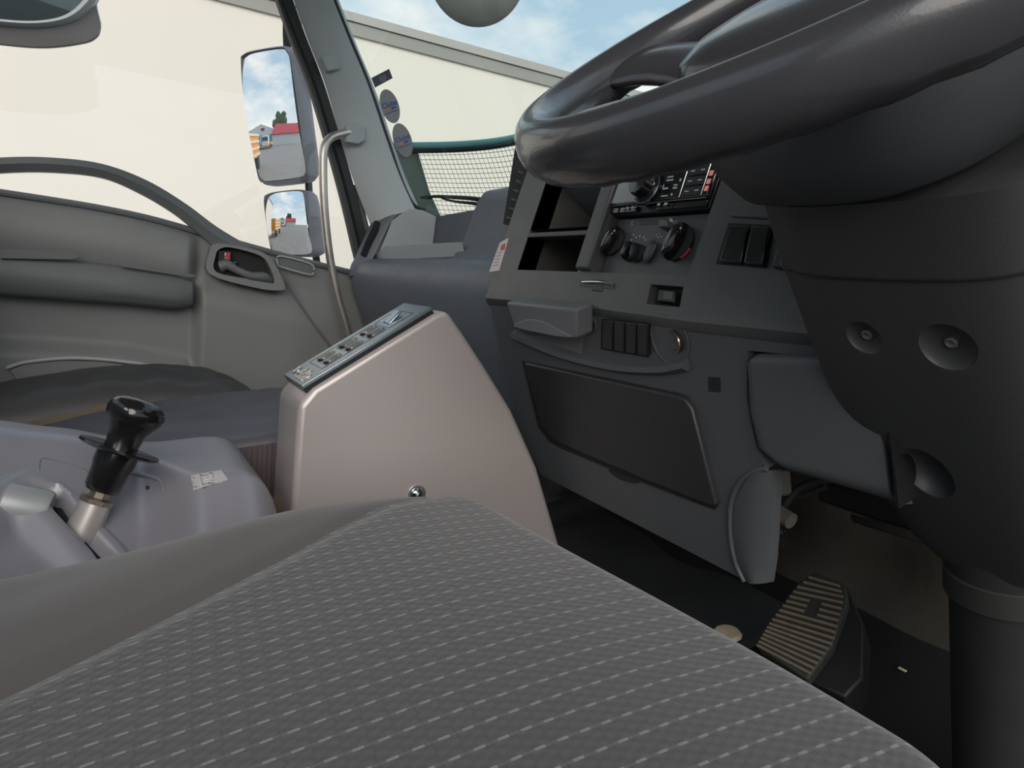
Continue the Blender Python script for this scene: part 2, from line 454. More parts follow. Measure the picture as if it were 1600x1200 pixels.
# ================================================================== SETTING: the cab shell
def shell():
    # floor with the raised engine tunnel, firewall, rear wall, roof, sills
    struct(mesh('floor', [(-.93, -.5, .12), (.95, -.5, .12), (.95, 1.25, .12), (-.93, 1.25, .12), (-.93, -.5, .06), (.95, -.5, .06), (.95, 1.25, .06), (-.93, 1.25, .06)],
         [(0, 1, 2, 3), (4, 5, 6, 7), (0, 1, 5, 4), (1, 2, 6, 5), (2, 3, 7, 6), (3, 0, 4, 7)], MAT_FLOOR, smooth=False))
    # firewall: toe board rising forward
    def fw(u, v):
        x = lerp(-.93, .97, u); y = interp(v, [0, .35, 1], [.78, 1.02, 1.12]); z = interp(v, [0, .35, 1], [.12, .30, .86])
        return Vector((x, y + .006 * math.sin(x * 31) + .004 * math.sin(z * 60), z))
    struct(grid('wall_front', lambda u, v: fw(u, lerp(.30, 1, v)), 60, 24, FIREW, thick=(0, .03, -.02)))
    o = grid('toe_board_mat', lambda u, v: fw(u, lerp(0, .305, v)) + Vector((0, -.003, .004)), 60, 12, mat('black_toe_mat', (.008, .008, .008), .7, bump=.3, bscale=80, var=.3, spec=.2), thick=(0, .03, -.02))
    tag(o, 'black mat rising up the footwell wall behind the ribbed pedal', 'mat')
    W_ = lambda x, z: Vector((x, -.50, z))
    struct(prism('wall_rear', [W_(-.95, .06), W_(.95, .06), W_(.95, 1.51), W_(-.95, 1.51)], (0, -.04, 0), PG, None, holes=[[W_(-.80, .92), W_(.80, .92), W_(.80, 1.40), W_(-.80, 1.40)]], smooth=False))  # unseen rear wall; large opening added to let more light into the cab
    struct(box('ceiling', (0, .06, 1.53), (1.92, 1.2, .04), HEADL, bevel=.01))
shell()

# A pillar on the passenger side, door opening seals, windscreen
def pillars():
    L = [at(390, -190, 'x', -.90), at(448, -30, 'x', -.90), at(480, 60, 'x', -.90), at(507, 130, 'x', -.90), at(532, 215, 'x', -.90), at(553, 285, 'x', -.90), at(578, 350, 'x', -.905)]
    Mi = [at(430, -190, 'x', -.868), at(490, -30, 'x', -.868), at(512, 60, 'x', -.868), at(540, 130, 'x', -.868), at(568, 215, 'x', -.868), at(588, 280, 'x', -.868), at(606, 338, 'x', -.87)]
    Rr = [at(445, -190, 'x', -.855), at(508, -30, 'x', -.855), at(543, 58, 'x', -.855), at(573, 130, 'x', -.855), at(602, 215, 'x', -.855), at(622, 270, 'x', -.855), at(648, 328, 'x', -.855)]
    Rb = [p + Vector((-.04, .035, 0)) for p in Rr]; Lb = [p + Vector((-.045, .03, 0)) for p in L]
    n = 6
    l, m_, r, rb, lb = (cr(q, n) for q in (L, Mi, Rr, Rb, Lb))
    rings = []
    for i in range(len(l)):
        mid = m_[i]
        rings.append([l[i], l[i].lerp(mid, .5) + Vector((.006, 0, 0)), mid, mid.lerp(r[i], .5) + Vector((.004, -.002, 0)), r[i], rb[i], lb[i]])
    struct(loft('trim_1', rings, mat('pillar_trim_plastic', (.48, .515, .52), .5, bump=.08, bscale=900, var=.04)))
    # seals between the pillar and the door glass
    def seal(nm, pts, wd, x, m_):
        P = cr([at(a, b, 'x', x) for a, b in pts], 6)
        rings = []
        for i, p in enumerate(P):
            d = (P[min(i + 1, len(P) - 1)] - P[max(i - 1, 0)]).normalized(); s = d.cross(Vector((1, 0, 0))).normalized()
            rings.append([p + s * wd, p + s * wd * .6 + Vector((.012, 0, 0)), p - s * wd * .6 + Vector((.012, 0, 0)), p - s * wd, p - Vector((.03, 0, 0))])
        return struct(loft(nm, rings, m_))
    seal('trim_2', [(370, -200), (437, -30), (468, 55), (497, 130), (523, 215), (547, 300), (568, 385), (580, 430)], .014, -.912, SEAL)
    seal('trim_3', [(352, -200), (424, -30), (455, 55), (484, 130), (510, 215), (536, 310), (556, 395), (566, 430)], .0095, -.922, mat('seal_lip', (.05, .055, .055), .4))
    seal('trim_6', [(548, 290), (562, 345), (576, 400), (584, 430)], .020, -.922, mat('sill_strip_grey', (.10, .105, .105), .5))
    # windscreen
    def ws(u, v):
        z = lerp(.78, 1.50, v); x = .955 * math.copysign(1 - (1 - abs(2 * u - 1)) ** 1.6, 2 * u - 1)
        return Vector((x, glass_y(x, z), z))
    struct(grid('window_1', ws, 80, 12, GLW))
    return ws
WS = pillars()

def win_seal():
    P = [at(664, 328, 'x', -.862), at(645, 318, 'x', -.862), at(625, 275, 'x', -.862), at(605, 215, 'x', -.862), at(576, 130, 'x', -.862), at(546, 58, 'x', -.862), at(511, -30, 'x', -.862), at(448, -190, 'x', -.862)]
    o = tube('trim_4', P, .0045, SEAL, None, seg=8, upv=(1, 0, 0)); struct(o)
    # dark-tinted corner post outside the glass, left of the mesh
    V = [at(a, b, 'x', -.925) for a, b in [(615, 228), (640, 236), (654, 238), (672, 300), (693, 345), (655, 345)]]
    o = prism('trim_5', V, (-.012, .0, 0), mat('tinted_corner', (.12, .16, .15), .4), bevel=.003); struct(o)
win_seal()

# ================================================================== passenger door
def door():
    r = root('passenger_door', 'grey plastic passenger door card with armrest, curved bar and wind-down window', 'door', (-.92, .1, .15))
    def belt(y): return interp(y, [-.6, -.17, .06, .23, .40, .55, .66], [.815, .807, .795, .767, .738, .716, .702])
    def fx(y, z):
        b = belt(y); d = b - z
        x = -.925
        rear = 1 - sm(y, .175, .205)                       # the part behind the front bulge
        x += rear * .030 * math.sin(PI * max(0, min(1, d / .14))) ** .7                 # rounded upper roll
        x += .030 * sm(y, .187, .215) * (1 - sm(y, .40, .62)) * sm(d, .06, .16) * (1 - .35 * sm(d, .25, .5))   # front bulge
        low = interp(y, [-.6, -.1, .05, .2], [.49, .492, .487, .46])
        x += rear * .028 * (1 - sm(z, low - .01, low + .03))
        x -= .012 * sm(d, .012, 0)
        # crease to the front corner
        return x
    def card(u, v):
        y = lerp(-.6, .66, u); b = belt(y); z = lerp(.15, b, v ** .85)
        return Vector((fx(y, z), y, z))
    grid('door_panel', card, 240, 80, PD, r, thick=(-.02, 0, 0))
    # armrest pad, dark underside by its own shape
    P = [(-.6, .645), (-.3, .648), (-.1, .645), (.05, .642), (.15, .636), (.19, .634)]
    rings = []
    for i, (y, z) in enumerate(P):
        s = 1 if i < len(P) - 1 else .75
        t = interp(y, [-.6, -.17, .2], [.048, .046, .041]) * s; o = .052 * s
        rings.append([Vector((-.915, y, z + t)), Vector((-.915 + o * .72, y, z + t * .94)), Vector((-.915 + o, y, z + t * .3)), Vector((-.915 + o * .98, y, z - t * .4)), Vector((-.915 + o * .70, y, z - t * .85)), Vector((-.915, y, z - t)), Vector((-.94, y, z))])
    loft('armrest', rings, PDK, r, bevel=.006, seg=3)
    for pts in ([(0, 389), (118, 393), (126, 402), (112, 406), (0, 404)], [(182, 410), (200, 411), (308, 430), (300, 434), (190, 417)]):
        prism('armrest_inlay', [at(a, b, 'x', -.868) for a, b in pts], (.004, 0, 0), PDK, r, bevel=.001)
    # curved lower frame bar across the window
    top = [(-420, 400), (-200, 300), (-60, 254), (0, 246), (80, 246), (160, 256), (230, 282), (290, 318), (340, 355), (395, 388)]
    bot = [(-420, 425), (-200, 325), (-60, 277), (0, 269), (80, 268), (160, 277), (222, 303), (275, 335), (312, 366), (330, 382)]
    T = cr([at(a, b, 'x', -.905) for a, b in top], 6); Bm = cr([at(a, b, 'x', -.905) for a, b in bot], 6)
    loft('curved_window_bar', [[t, t.lerp(b, .5) + Vector((.010, 0, 0)), b, b + Vector((-.03, 0, 0)), t + Vector((-.03, 0, 0))] for t, b in zip(T, Bm)], PDK, r)
    # belt moulding
    tube('belt_moulding', [Vector((-.925, y, belt(y) + .002)) for y in (-.6, -.17, .06, .23, .40, .55, .64)], .007, PDK, r, seg=8)
    # lower pocket
    up = [(10, 575), (40, 566), (100, 560), (150, 561), (200, 566), (232, 571)]
    tube('pocket_rim', [at(a, b, 'x', -.888) for a, b in up], .004, PG, r, seg=8)
    prism('pocket_front', [at(a, b, 'x', -.889) for a, b in [(14, 578), (40, 569), (100, 563), (160, 565), (240, 576), (260, 640), (60, 640)]], (-.01, 0, 0), PD, r, bevel=.002)
    # inner handle: bezel, cup, lever, lock tab
    X = -.897
    ob = [(332, 383), (348, 381), (405, 392), (428, 410), (445, 446), (438, 454), (400, 450), (327, 428), (328, 392)]
    ib = [(344, 389), (362, 387), (405, 399), (420, 414), (429, 440), (420, 442), (390, 436), (338, 425), (337, 400)]
    O = cr([at(a, b, 'x', X + .018) for a, b in ob], 4, True); I = cr([at(a, b, 'x', X + .018) for a, b in ib], 4, True)
    hb = prism('handle_bezel', O, (-.035, 0, 0), PD, r, holes=[I], bevel=.0015)
    prism('handle_cup', [p + Vector((-.022, 0, 0)) for p in I], (-.012, 0, 0), BKM, r)
    tube('door_handle', [at(345, 416, 'x', X + .004), at(356, 414, 'x', X + .010), at(370, 422, 'x', X + .014), at(392, 431, 'x', X + .016), at(412, 433, 'x', X + .012), at(422, 438, 'x', X + .002)], [.014, .0115, .009, .0095, .012, .010], PDK, r, seg=12)
    prism('handle_block', [at(a, b, 'x', X + .008) for a, b in [(341, 391), (360, 391), (363, 408), (340, 410)]], (-.02, 0, 0), BK, r, bevel=.002)
    prism('lock_tab', [at(a, b, 'x', X + .012) for a, b in [(352, 394), (360, 394), (360, 406), (350, 405)]], (-.012, 0, 0), CHR, r, bevel=.0006)
    prism('lock_marker', [at(a, b, 'x', X + .0128) for a, b in [(353.5, 395.5), (359, 395.5), (359, 404), (353, 404)]], (-.003, 0, 0), mat('lock_red', (.75, .02, .03), .4), r)
    lathe('lock_screw', [(0, 0), (.005, 0), (.005, .004), (.003, .005), (0, .005)], at(368, 411, 'x', X - .004), (1, 0, 0), BK, r, seg=14)
    # recessed slot moulding ahead of the handle
    tube('switch_slot_rim', cr([at(a, b, 'x', -.905) for a, b in [(433, 402), (445, 401), (485, 412), (490, 422), (484, 429), (440, 417), (434, 411)]], 3, True) + [at(433, 402, 'x', -.905)], .0022, PG, r, seg=6, smoothn=1)
    prism('switch_slot', cr([at(a, b, 'x', -.910) for a, b in [(435, 403), (445, 402), (483, 413), (488, 422), (482, 427), (440, 415)]], 3, True), (-.01, 0, 0), PDK, r)
    tube('panel_crease', [at(a, b, 'x', -.897) for a, b in [(446, 440), (470, 478), (500, 520), (525, 552)]], .0022, PDK, r, seg=6)
    # glass
    g = mesh('window_glass', [at(-300, -250, 'x', -.935), at(380, -250, 'x', -.935), at(440, 0, 'x', -.935), at(490, 130, 'x', -.935), at(535, 290, 'x', -.935), at(565, 440, 'x', -.935), at(330, 385, 'x', -.935), at(-300, 310, 'x', -.935)], [tuple(range(8))], GLD, r, smooth=False)
    # outer skin
    prism('outer_skin', [Vector((-.955, y, z)) for y, z in [(-.6, .15), (.66, .15), (.66, .69), (.23, .75), (-.6, .80)]], (-.02, 0, 0), mat('white_truck_paint', (.7, .7, .68), .25, coat=.5), r)
door()

# ================================================================== grab handle on the pillar
def grab():
    r = root('grab_handle', 'long bent metal grab handle bolted to the windscreen pillar', 'grab handle', at(545, 525, 'x', -.86))
    pts = [(553, 206), (535, 209), (516, 216), (506, 235), (505, 285), (508, 340), (515, 400), (527, 460), (542, 515), (549, 560)]
    xs = [-.862, -.855, -.850, -.848, -.848, -.85, -.852, -.855, -.858, -.868]
    tube('bar', [at(a, b, 'x', x) for (a, b), x in zip(pts, xs)], [.0098, .0095, .0098, .0098, .0096, .0096, .0096, .0096, .0096, .0096], STEEL, r, seg=16, smoothn=8, upv=(1, 0, 0))
    c = [at(a, b, 'x', -.850) for a, b in [(541, 196), (562, 190), (571, 199), (571, 219), (560, 225), (541, 222)]]
    prism('mounting_cap', c, (-.02, 0, 0), PG, r, bevel=.003, seg=3)
grab()
o = prism('pillar_clip', [at(a, b, 'x', -.862) for a, b in [(502, 88), (526, 83), (533, 96), (532, 108), (512, 111)]], (-.02, 0, 0), PG, None, bevel=.003, seg=3)
tag(o, 'small square grey cap on the windscreen pillar above the grab handle', 'cap')

# ================================================================== door mirrors
def mirrors():
    r = root('door_mirror', 'pair of dark-shelled door mirrors on one black arm outside the passenger window', 'mirror', at(470, 295, 'x', -1.3))
    def aim(px, py, X, tgt):
        c = at(px, py, 'x', X); d1 = (CAM - c).normalized(); d2 = Vector(tgt).normalized(); n = (d1 + d2).normalized()
        return c, n
    c, n = aim(425, 190, -1.30, (-.13, -1, .10))
    a, b, _ = frame_of(n)
    def uv(p): d = p - c; return d.dot(a), d.dot(b)
    def mk(poly, hole_in, c, n, a, b, bulge, R, depth, backpts):
        front = [onp(x, y, c, n) for x, y in poly]
        # smooth closed outline
        out = cr(front, 5, True); cen = sum(out, Vector()) / len(out)
        # glass: concentric rings with spherical bulge
        mr = max((p - cen).length for p in out) * .8; sag = R - math.sqrt(R * R - mr * mr)
        rings = []
        for k in range(0, 9):
            s = (1 - k / 8) * .962
            ring = []
            for p in out:
                q = cen + (p - cen) * s; rr = (q - cen).length
                ring.append(q + n * (.004 + (math.sqrt(max(R * R - rr * rr, 0)) - R) + sag))
            rings.append(ring)
        g = loft('glass', rings, MIR, None, caps=False)
        rings = [[cen + (p - cen) * .955 + n * -.012 for p in out], [cen + (p - cen) * .985 + n * .006 for p in out], [cen + (p - cen) * 1.01 for p in out]]
        for s, dd in ((1.02, -.012), (1.02, -depth * .55), (.95, -depth * .85), (.78, -depth), (.4, -depth * 1.06), (.05, -depth * 1.06)):
            rings.append([cen + (p - cen) * s + n * dd for p in out])
        h = loft('housing', rings, MH, r, caps=False)
        g.parent = h
        return h, cen
    h, cen = mk([(378, 95), (381, 86), (395, 80), (440, 73), (450, 78), (456, 92), (464, 140), (472, 200), (480, 262), (478, 275), (468, 281), (420, 287), (410, 284), (404, 274), (390, 200), (382, 150)], None, c, n, a, b, 0, 1.25, .07, None)
    c2, n2 = aim(450, 350, -1.30, (-.10, -1, .0))
    a2, b2, _ = frame_of(n2)
    h2, cen2 = mk([(414, 312), (420, 303), (440, 299), (470, 297), (477, 305), (482, 330), (487, 370), (490, 392), (482, 399), (460, 400), (432, 399), (425, 390), (418, 350)], None, c2, n2, a2, b2, 0, .42, .07, None)
    P = [at(448, 20, 'x', -1.33), at(449, 75, 'x', -1.36), at(460, 130, 'x', -1.385), at(480, 240, 'x', -1.385), at(483, 300, 'x', -1.38), at(492, 390, 'x', -1.38), at(500, 425, 'x', -1.34), at(520, 470, 'x', -.99)]
    tube('mirror_arm', P, .011, BKM, r, seg=12)
mirrors()
def round_mirror():
    c = at(745, -42, 'x', -.98)
    n = (CAM - c).normalized(); n.z -= .1; n.normalize(); 
    R = 69 / F * (CAM - c).length * .97
    r = root('round_mirror', 'round grey-backed mirror hanging outside the windscreen top', 'mirror', c)
    r.location = c
    lathe('housing', [(0, .012), (R * .5, .009), (R * .88, 0), (R, -.012), (R * .96, -.022), (R * .9, -.022)], c, n, mat('grey_mirror_back', (.19, .20, .19), .5, var=.1), r, seg=48)
    lathe('glass', [(R * .93, -.018), (R * .5, -.026), (0, -.028)], c, n, MIR, r, seg=48)
    tube('bracket', [c - n * .02, c + Vector((0, .01, .12)), c + Vector((.02, -.2, .32))], .009, BKM, r)
round_mirror()
def rear_view():
    X = -.60
    r = root('rear_view_mirror', 'dark glossy oval-faced mirror hanging at the top left corner', 'mirror', at(40, 0, 'x', X))
    n = Vector((1, -.05, -.12)).normalized(); c = at(40, 0, 'x', X)
    pts = [(-120, -60), (40, -80), (135, -60), (147, -20), (153, 15), (158, 40), (152, 58), (130, 68), (70, 75), (0, 70), (-80, 58), (-130, 20)]
    out = cr([onp(x, y, c, n) for x, y in pts], 5, True); cen = sum(out, Vector()) / len(out)
    rings = [[cen + (p - cen) * s + n * d for p in out] for s, d in ((.97, .0), (1, -.006), (.98, -.02), (.8, -.03), (.3, -.034), (.02, -.034))]
    rings.insert(0, [cen + (p - cen) * .02 + n * .001 for p in out])
    loft('backing_shell', rings, mat('smoked_visor_plastic', (.17, .16, .155), .10, coat=.5), r)
    pts = [(-140, -50), (-60, -90), (40, -90), (110, -50), (140, -12), (128, 12), (100, 30), (55, 37), (0, 34), (-60, 26), (-120, 0)]
    o2 = cr([onp(x, y, c + n * .01, n) for x, y in pts], 5, True); c2 = sum(o2, Vector()) / len(o2)
    rim = [[c2 + (p - c2) * s + n * d for p in o2] for s, d in ((.93, .004), (.95, .012), (1.02, .012), (1.10, .004), (1.13, -.012))]
    loft('silver_rim', rim, mat('pale_rim_plastic', (.66, .69, .70), .25, metal=.3), r, caps=False)
    loft('glass', [[c2 + (p - c2) * s + n * (.006 + .003 * (1 - s)) for p in o2] for s in (.94, .6, .3, .01)], mat('dark_mirror_glass', (.10, .125, .13), .03, metal=1), r, caps=False)
    tube('stem', [cen - n * .02, cen + Vector((-.03, .05, .15)), cen + Vector((-.02, .08, .42))], .01, BK, r)
rear_view()

# ================================================================== stickers on the windscreen
def glass_pt(px, py):
    # on the windscreen: bisection along the ray
    rr = ray(px, py).normalized(); lo, hi = .3, 3.0
    def f(t):
        p = CAM + rr * t
        return p.y - glass_y(p.x, p.z) if abs(p.x) < .955 else 1.0
    t = lo; last = f(lo)
    while t < hi:
        t += .01; v = f(t)
        if v * last < 0:
            a, b = t - .01, t
            for _ in range(30):
                m_ = (a + b) / 2
                if f(a) * f(m_) <= 0: b = m_
                else: a = m_
            return CAM + rr * (a - .003)
        last = v
    return CAM + rr * 1.9
def stickers():
    def disc(cx, cy, pts, name, lab, material, cat='sticker', grp=None):
        c = glass_pt(cx, cy); e = .5
        p1, p2 = glass_pt(cx + 4, cy), glass_pt(cx, cy + 4)
        n = (p1 - c).cross(p2 - c).normalized()
        if n.dot(CAM - c) < 0: n = -n
        P = [glass_pt(x, y) for x, y in pts]
        r = root(name, lab, cat, c, grp)
        prism('backing', P, -n * .0006, material, r, smooth=False)
        return r, c, n
    def ell(cx, cy, a, b, th, k=28):
        return [(cx + a * math.cos(t) * math.cos(th) - b * math.sin(t) * math.sin(th), cy + a * math.cos(t) * math.sin(th) + b * math.sin(t) * math.cos(th)) for t in [2 * PI * i / k for i in range(k)]]
    for (cx, cy, lab) in ((609, 166, 'upper oval grey sticker with blue lettering on the windscreen'), (629, 219, 'lower oval grey sticker with blue lettering on the windscreen')):
        r, c, n = disc(cx, cy, ell(cx, cy, 27.5, 14.2, math.radians(72)), 'oval_sticker', lab, OVAL, grp=None)
        def T(dx, dy, off=.0006): return glass_pt(cx + dx, cy + dy) + n * off
        a = T(10, -3.6) - T(-8, 2.6); b = T(0, -6) - T(2, 6)
        text('blue_lettering', 'Clube', T(-.5, -2.6), a, b, .0165, BLUM, r, .0002, .0002)
        prism('orange_bar', [T(-6, 5.5), T(1, 3), T(1.7, 6), T(-5, 8.6)], n * .0004, ORGM, r)
        prism('blue_stroke', [T(2, 2.4), T(9, -.4), T(9.6, 2), T(3, 5.4)], n * .0004, BLUM, r)
        prism('blue_line', [T(-7, 12), T(14, 4.4), T(14, 5.6), T(-7, 13.2)], n * .0004, BLUM, r)
    r, c, n = disc(597, 122, [(580, 122), (608, 107.5), (613.5, 122), (586, 137)], 'rectangular_sticker', 'small dark rectangular sticker tilted above the two ovals', mat('dark_sticker', (.09, .10, .13), .5))
    def T(dx, dy, off=.0006): return glass_pt(597 + dx, 122 + dy) + n * off
    prism('pale_emblem', [T(-5, -2), T(5, -6), T(7, 1), T(4, 5), T(-2, 6)], n * .0004, mat('sticker_emblem', (.24, .27, .26), .5), r)
    for k in range(3): prism('emblem_line', [T(-3 + k, -1.5 + k * 2.4), T(4 + k * .5, -4 + k * 2.4), T(4.3 + k * .5, -3 + k * 2.4), T(-2.7 + k, -.5 + k * 2.4)], n * .0006, mat('dark_sticker', (0, 0, 0)), r)
stickers()

# ================================================================== mesh guard and wiper outside
def guard():
    r = root('windscreen_mesh_guard', 'wire mesh stone guard with teal top rail outside the lower windscreen', 'mesh guard', (-.6, 1.13, .80))
    # follows the curve of the glass, a few centimetres outside it
    yg = glass_y
    x = -.953; xs_ = [x]
    while x < .1: x += .0008 if x < -.90 else (.003 if x < -.8 else .012); xs_.append(x)
    # equal steps along the curve
    L = [0]; Q = [(x, yg(x, 1.0)) for x in xs_]
    for k in range(1, len(Q)): L.append(L[-1] + math.dist(Q[k], Q[k - 1]))
    def G(u, v):
        s_ = u * L[-1]; x = interp(s_, L, xs_)
        dx = .0016; t = Vector((dx, yg(x + dx / 2, 1.0) - yg(x - dx / 2, 1.0), 0)).normalized(); nn = Vector((-t.y, t.x, 0))
        zt = lerp(1.040, 1.095, min(1, u * 1.9) ** .8)
        z = lerp(.72, zt, v)
        return Vector((x, yg(x, z), z)) + nn * .018
    bm = bmesh.new()
    def wire(pts, rad):
        prev = None
        for i, p in enumerate(pts):
            ring = [bm.verts.new(p + Vector(d) * rad) for d in ((1, 0, .6), (-1, 0, .6), (0, 0, -1.2))] if abs(pts[-1].x - pts[0].x) < .1 else [bm.verts.new(p + Vector(d) * rad) for d in ((0, 1, 0), (0, -.5, .87), (0, -.5, -.87))]
            if prev:
                for k in range(3): bm.faces.new((prev[k], prev[(k + 1) % 3], ring[(k + 1) % 3], ring[k]))
            prev = ring
    nx = 104
    for i in range(nx + 1): wire([G(i / nx, k / 5) for k in range(6)], .0008)
    for j in range(1, 31): wire([G(k / 60, j / 31) for k in range(61)], .0008)
    fin('wire_mesh', bm, WIRE, r, smooth=False)
    tube('top_rail', [G(k / 30, 1) for k in range(31)], .009, TEAL, r, seg=10)
    tube('lower_lip', [G(k / 30, 1) + Vector((0, -.004, -.014)) for k in range(31)], .006, SEAL, r, seg=8)
guard()
def wiper():
    r = root('wiper', 'black windscreen wiper lying across the foot of the glass', 'wiper', glass_pt(740, 316))
    def g(x, y): p = glass_pt(x, y); return p + (p - CAM).normalized() * .012
    tube('blade', [g(655, 309), g(680, 307), g(705, 308), g(745, 311), g(790, 320)], [.003, .004, .005, .006, .006], SEAL, r, seg=8)
    tube('arm', [g(690, 310), g(712, 315), g(745, 319), g(790, 332)], [.002, .0035, .0045, .006], SEAL, r, seg=8)
wiper()

# ================================================================== dashboard
def dash():
    r = root('dashboard', 'wide dark grey truck dashboard with storage cubbies, switches and glovebox', 'dashboard', (0, .8, .15))
    # ---- passenger side body: profile along X
    yF = .552
    def prof(x):
        yb = glass_y(x, .78) - .02
        return [(yF + .090, .45), (yF + .085, .48), (yF + .035, .60), (yF + .004, .68), (yF + .003, .715), (yF + .012, .738), (yF + .030, .752), (yF + .055, .757), (yb, .757), (yb, .48)]
    xs = [-.912, -.905, -.89, -.87, -.85, -.83, -.8, -.75, -.7, -.6, -.5, -.3, -.10]
    rings = []
    for i, x in enumerate(xs):
        k = .02 if i == 0 else 0
        rings.append([Vector((x, y + k, z - k * .3)) for y, z in prof(x)])
    loft('passenger_side_body', rings, PLP, r, bevel=.004, seg=2)
    # tray: sloping lip, floor, back wall, end wall
    yt = yF + .055
    tray = [(-.80, yt, .757), (-.42, yt, .757), (-.42, yt + .03, .776), (-.80, yt + .03, .776)]
    mesh('tray_lip', [Vector(p) for p in tray] + [Vector((p[0], p[1] + .02, .74)) for p in tray], [(0, 1, 2, 3), (4, 5, 6, 7), (0, 1, 5, 4), (1, 2, 6, 5), (2, 3, 7, 6), (3, 0, 4, 7)], PL, r, bevel=.002)
    # front slope of the tray as seen: from the groove up to the tray floor
    s0 = [at(583, 404, 'z', .757), at(706, 409, 'z', .757), at(722, 378, 'z', .790), at(601, 384, 'z', .785)]
    prism('tray_floor', s0, (0, .01, -.03), PG, r, bevel=.001)
    bw = [at(672, 402, 'y', .757), at(678, 339, 'y', .757), at(775, 322, 'y', .757), at(900, 330, 'y', .757), at(900, 420, 'y', .757)]
    prism('tray_back_wall', bw, (0, .02, 0), PLP, r)
    ew = [at(590, 402, 'x', -.86), at(612, 345, 'x', -.86), at(630, 331, 'x', -.86), at(640, 326, 'x', -.855), at(660, 328, 'x', -.84), at(682, 339, 'y', .755), at(674, 402, 'y', .755)]
    prism('tray_end_wall', ew, (-.02, .01, 0), PG, r, bevel=.002)
    # corner tower with the slot beside the pillar
    def tw(px, py, x): return at(px, py, 'x', x)
    A = [(545, 432), (548, 415), (556, 400), (568, 370), (582, 347), (606, 330), (636, 324)]
    B = [(575, 432), (576, 413), (583, 402), (600, 368), (612, 345), (626, 333), (645, 329)]
    Af = cr([tw(*p, -.905) for p in A], 5); Bf = cr([tw(*p, -.862) for p in B], 5)
    loft('corner_tower', [[p, p.lerp(q, .15) + Vector((.003, -.004, .003)), p.lerp(q, .85) + Vector((.003, -.004, .003)), q, q + Vector((-.03, .012, -.02)), p + Vector((-.01, .03, -.02))] for p, q in zip(Af, Bf)], PLP, r)
    sl = [(566, 401), (574, 380), (584, 360), (588, 348), (592, 348), (589, 362), (578, 383), (570, 402)]
    P = [tw(a, b, -.876) + Vector((.008, -.008, .004)) for a, b in sl]
    prism('demister_slot', P, (-.002, .01, -.004), BK, r)
    # ---- hump between tray and bezel (profile in y,z ; silhouette on its left side)
    xl, xr = -.44, -.125
    pl_ = [(700, 411), (707, 404), (722, 380), (733, 352), (741, 330), (750, 312), (764, 301)]
    Pl = [at(a, b, 'x', xl) for a, b in pl_]
    prof2 = cr([(0, p.y, p.z) for p in Pl] + [(0, Pl[-1].y + .06, Pl[-1].z + .004), (0, Pl[-1].y + .18, Pl[-1].z - .012)], 4)
    rings = []
    for x, sc in ((xl, 0), (xl + .006, .004), (xr, .004)):
        rings.append([Vector((x, p.y - sc * .5, p.z + sc)) for p in prof2] + [Vector((x, 1.0, .70)), Vector((x, prof2[0].y + .02, .70))])
    loft('centre_hump', rings, PLP, r, bevel=.002)
    # ---- bezel
    R_, T_ = .86, .905
    def bzx(x, z, off=0):
        return Vector((x, .52 + .27 * (z - .69), z)) + BN * off
    xL = bz(760, 462).x
    outline = [bz(762, 456), bz(786, 408), bz(800, 372), bz(826, 285), bzx(xL + .012, .90), bzx(R_, .90), bzx(R_, .693), bz(1270, 512), bz(1083, 490), bz(1010, 480), bz(880, 463)]
    outline = [bzx(xL, .697), bzx(xL - .002, .80), bzx(xL, T_), bzx(R_, T_), bzx(R_, .672), bz(1275, 515), bz(1085, 497), bz(1012, 487), bz(880, 470), bz(762, 462)]
    shelf = [bz(808, 421), bz(903, 421), bz(936, 296), bzx(bz(936, 296).x, .872), bzx(bz(841, 285).x, .872), bz(841, 285)]
    radioh = [bz(927, 424), bz(1075, 431), bz(1123, 272), bzx(bz(1123, 272).x, .872), bzx(bz(960, 296).x, .872), bz(960, 296)]
    xr2, xl2 = bz(1075, 431).x, bz(927, 424).x
    shelf = [bzx(bz(808, 421).x, .735), bzx(bz(903, 421).x, .735), bzx(bz(903, 421).x + .004, .876), bzx(bz(808, 421).x, .876)]
    radioh = [bzx(xl2, .735), bzx(xr2, .735), bzx(xr2 + .004, .876), bzx(xl2, .876)]
    swr = [bz(1017, 444), bz(1068, 448), bz(1062, 480), bz(1010, 475)]
    vent = [bzx(.345, .800), bzx(.52, .800), bzx(.52, .870), bzx(.352, .870)]
    prism('centre_bezel', outline, -BN * .03, PB, r, holes=[shelf, radioh, swr, vent], smooth=False)
    # rolled lower edge
    lipx = [outline[9], outline[8], outline[7], outline[6], outline[5], outline[4]]
    rings = []
    for p in lipx:
        rings.append([p + Vector((0, -.002, .004)), p + Vector((0, -.004, -.004)), p + Vector((0, .001, -.013)), p + Vector((0, .014, -.02)), p + Vector((0, .03, -.02)), p + Vector((0, .03, .004))])
    loft('bezel_lower_lip', rings, BK if 0 else PB, r)
    # tan-lit uprights of the two openings
    for x0, x1 in ((shelf[1].x + .004, radioh[0].x - .004),):
        box('opening_divider', bzx((x0 + x1) / 2, .805, .003), (x1 - x0, .012, .142), PB, r, rot=Matrix.Rotation(-math.atan(.27), 3, 'X'), bevel=.003, seg=3)
    # storage cubby box (open front)
    x0, x1 = shelf[0].x, shelf[1].x
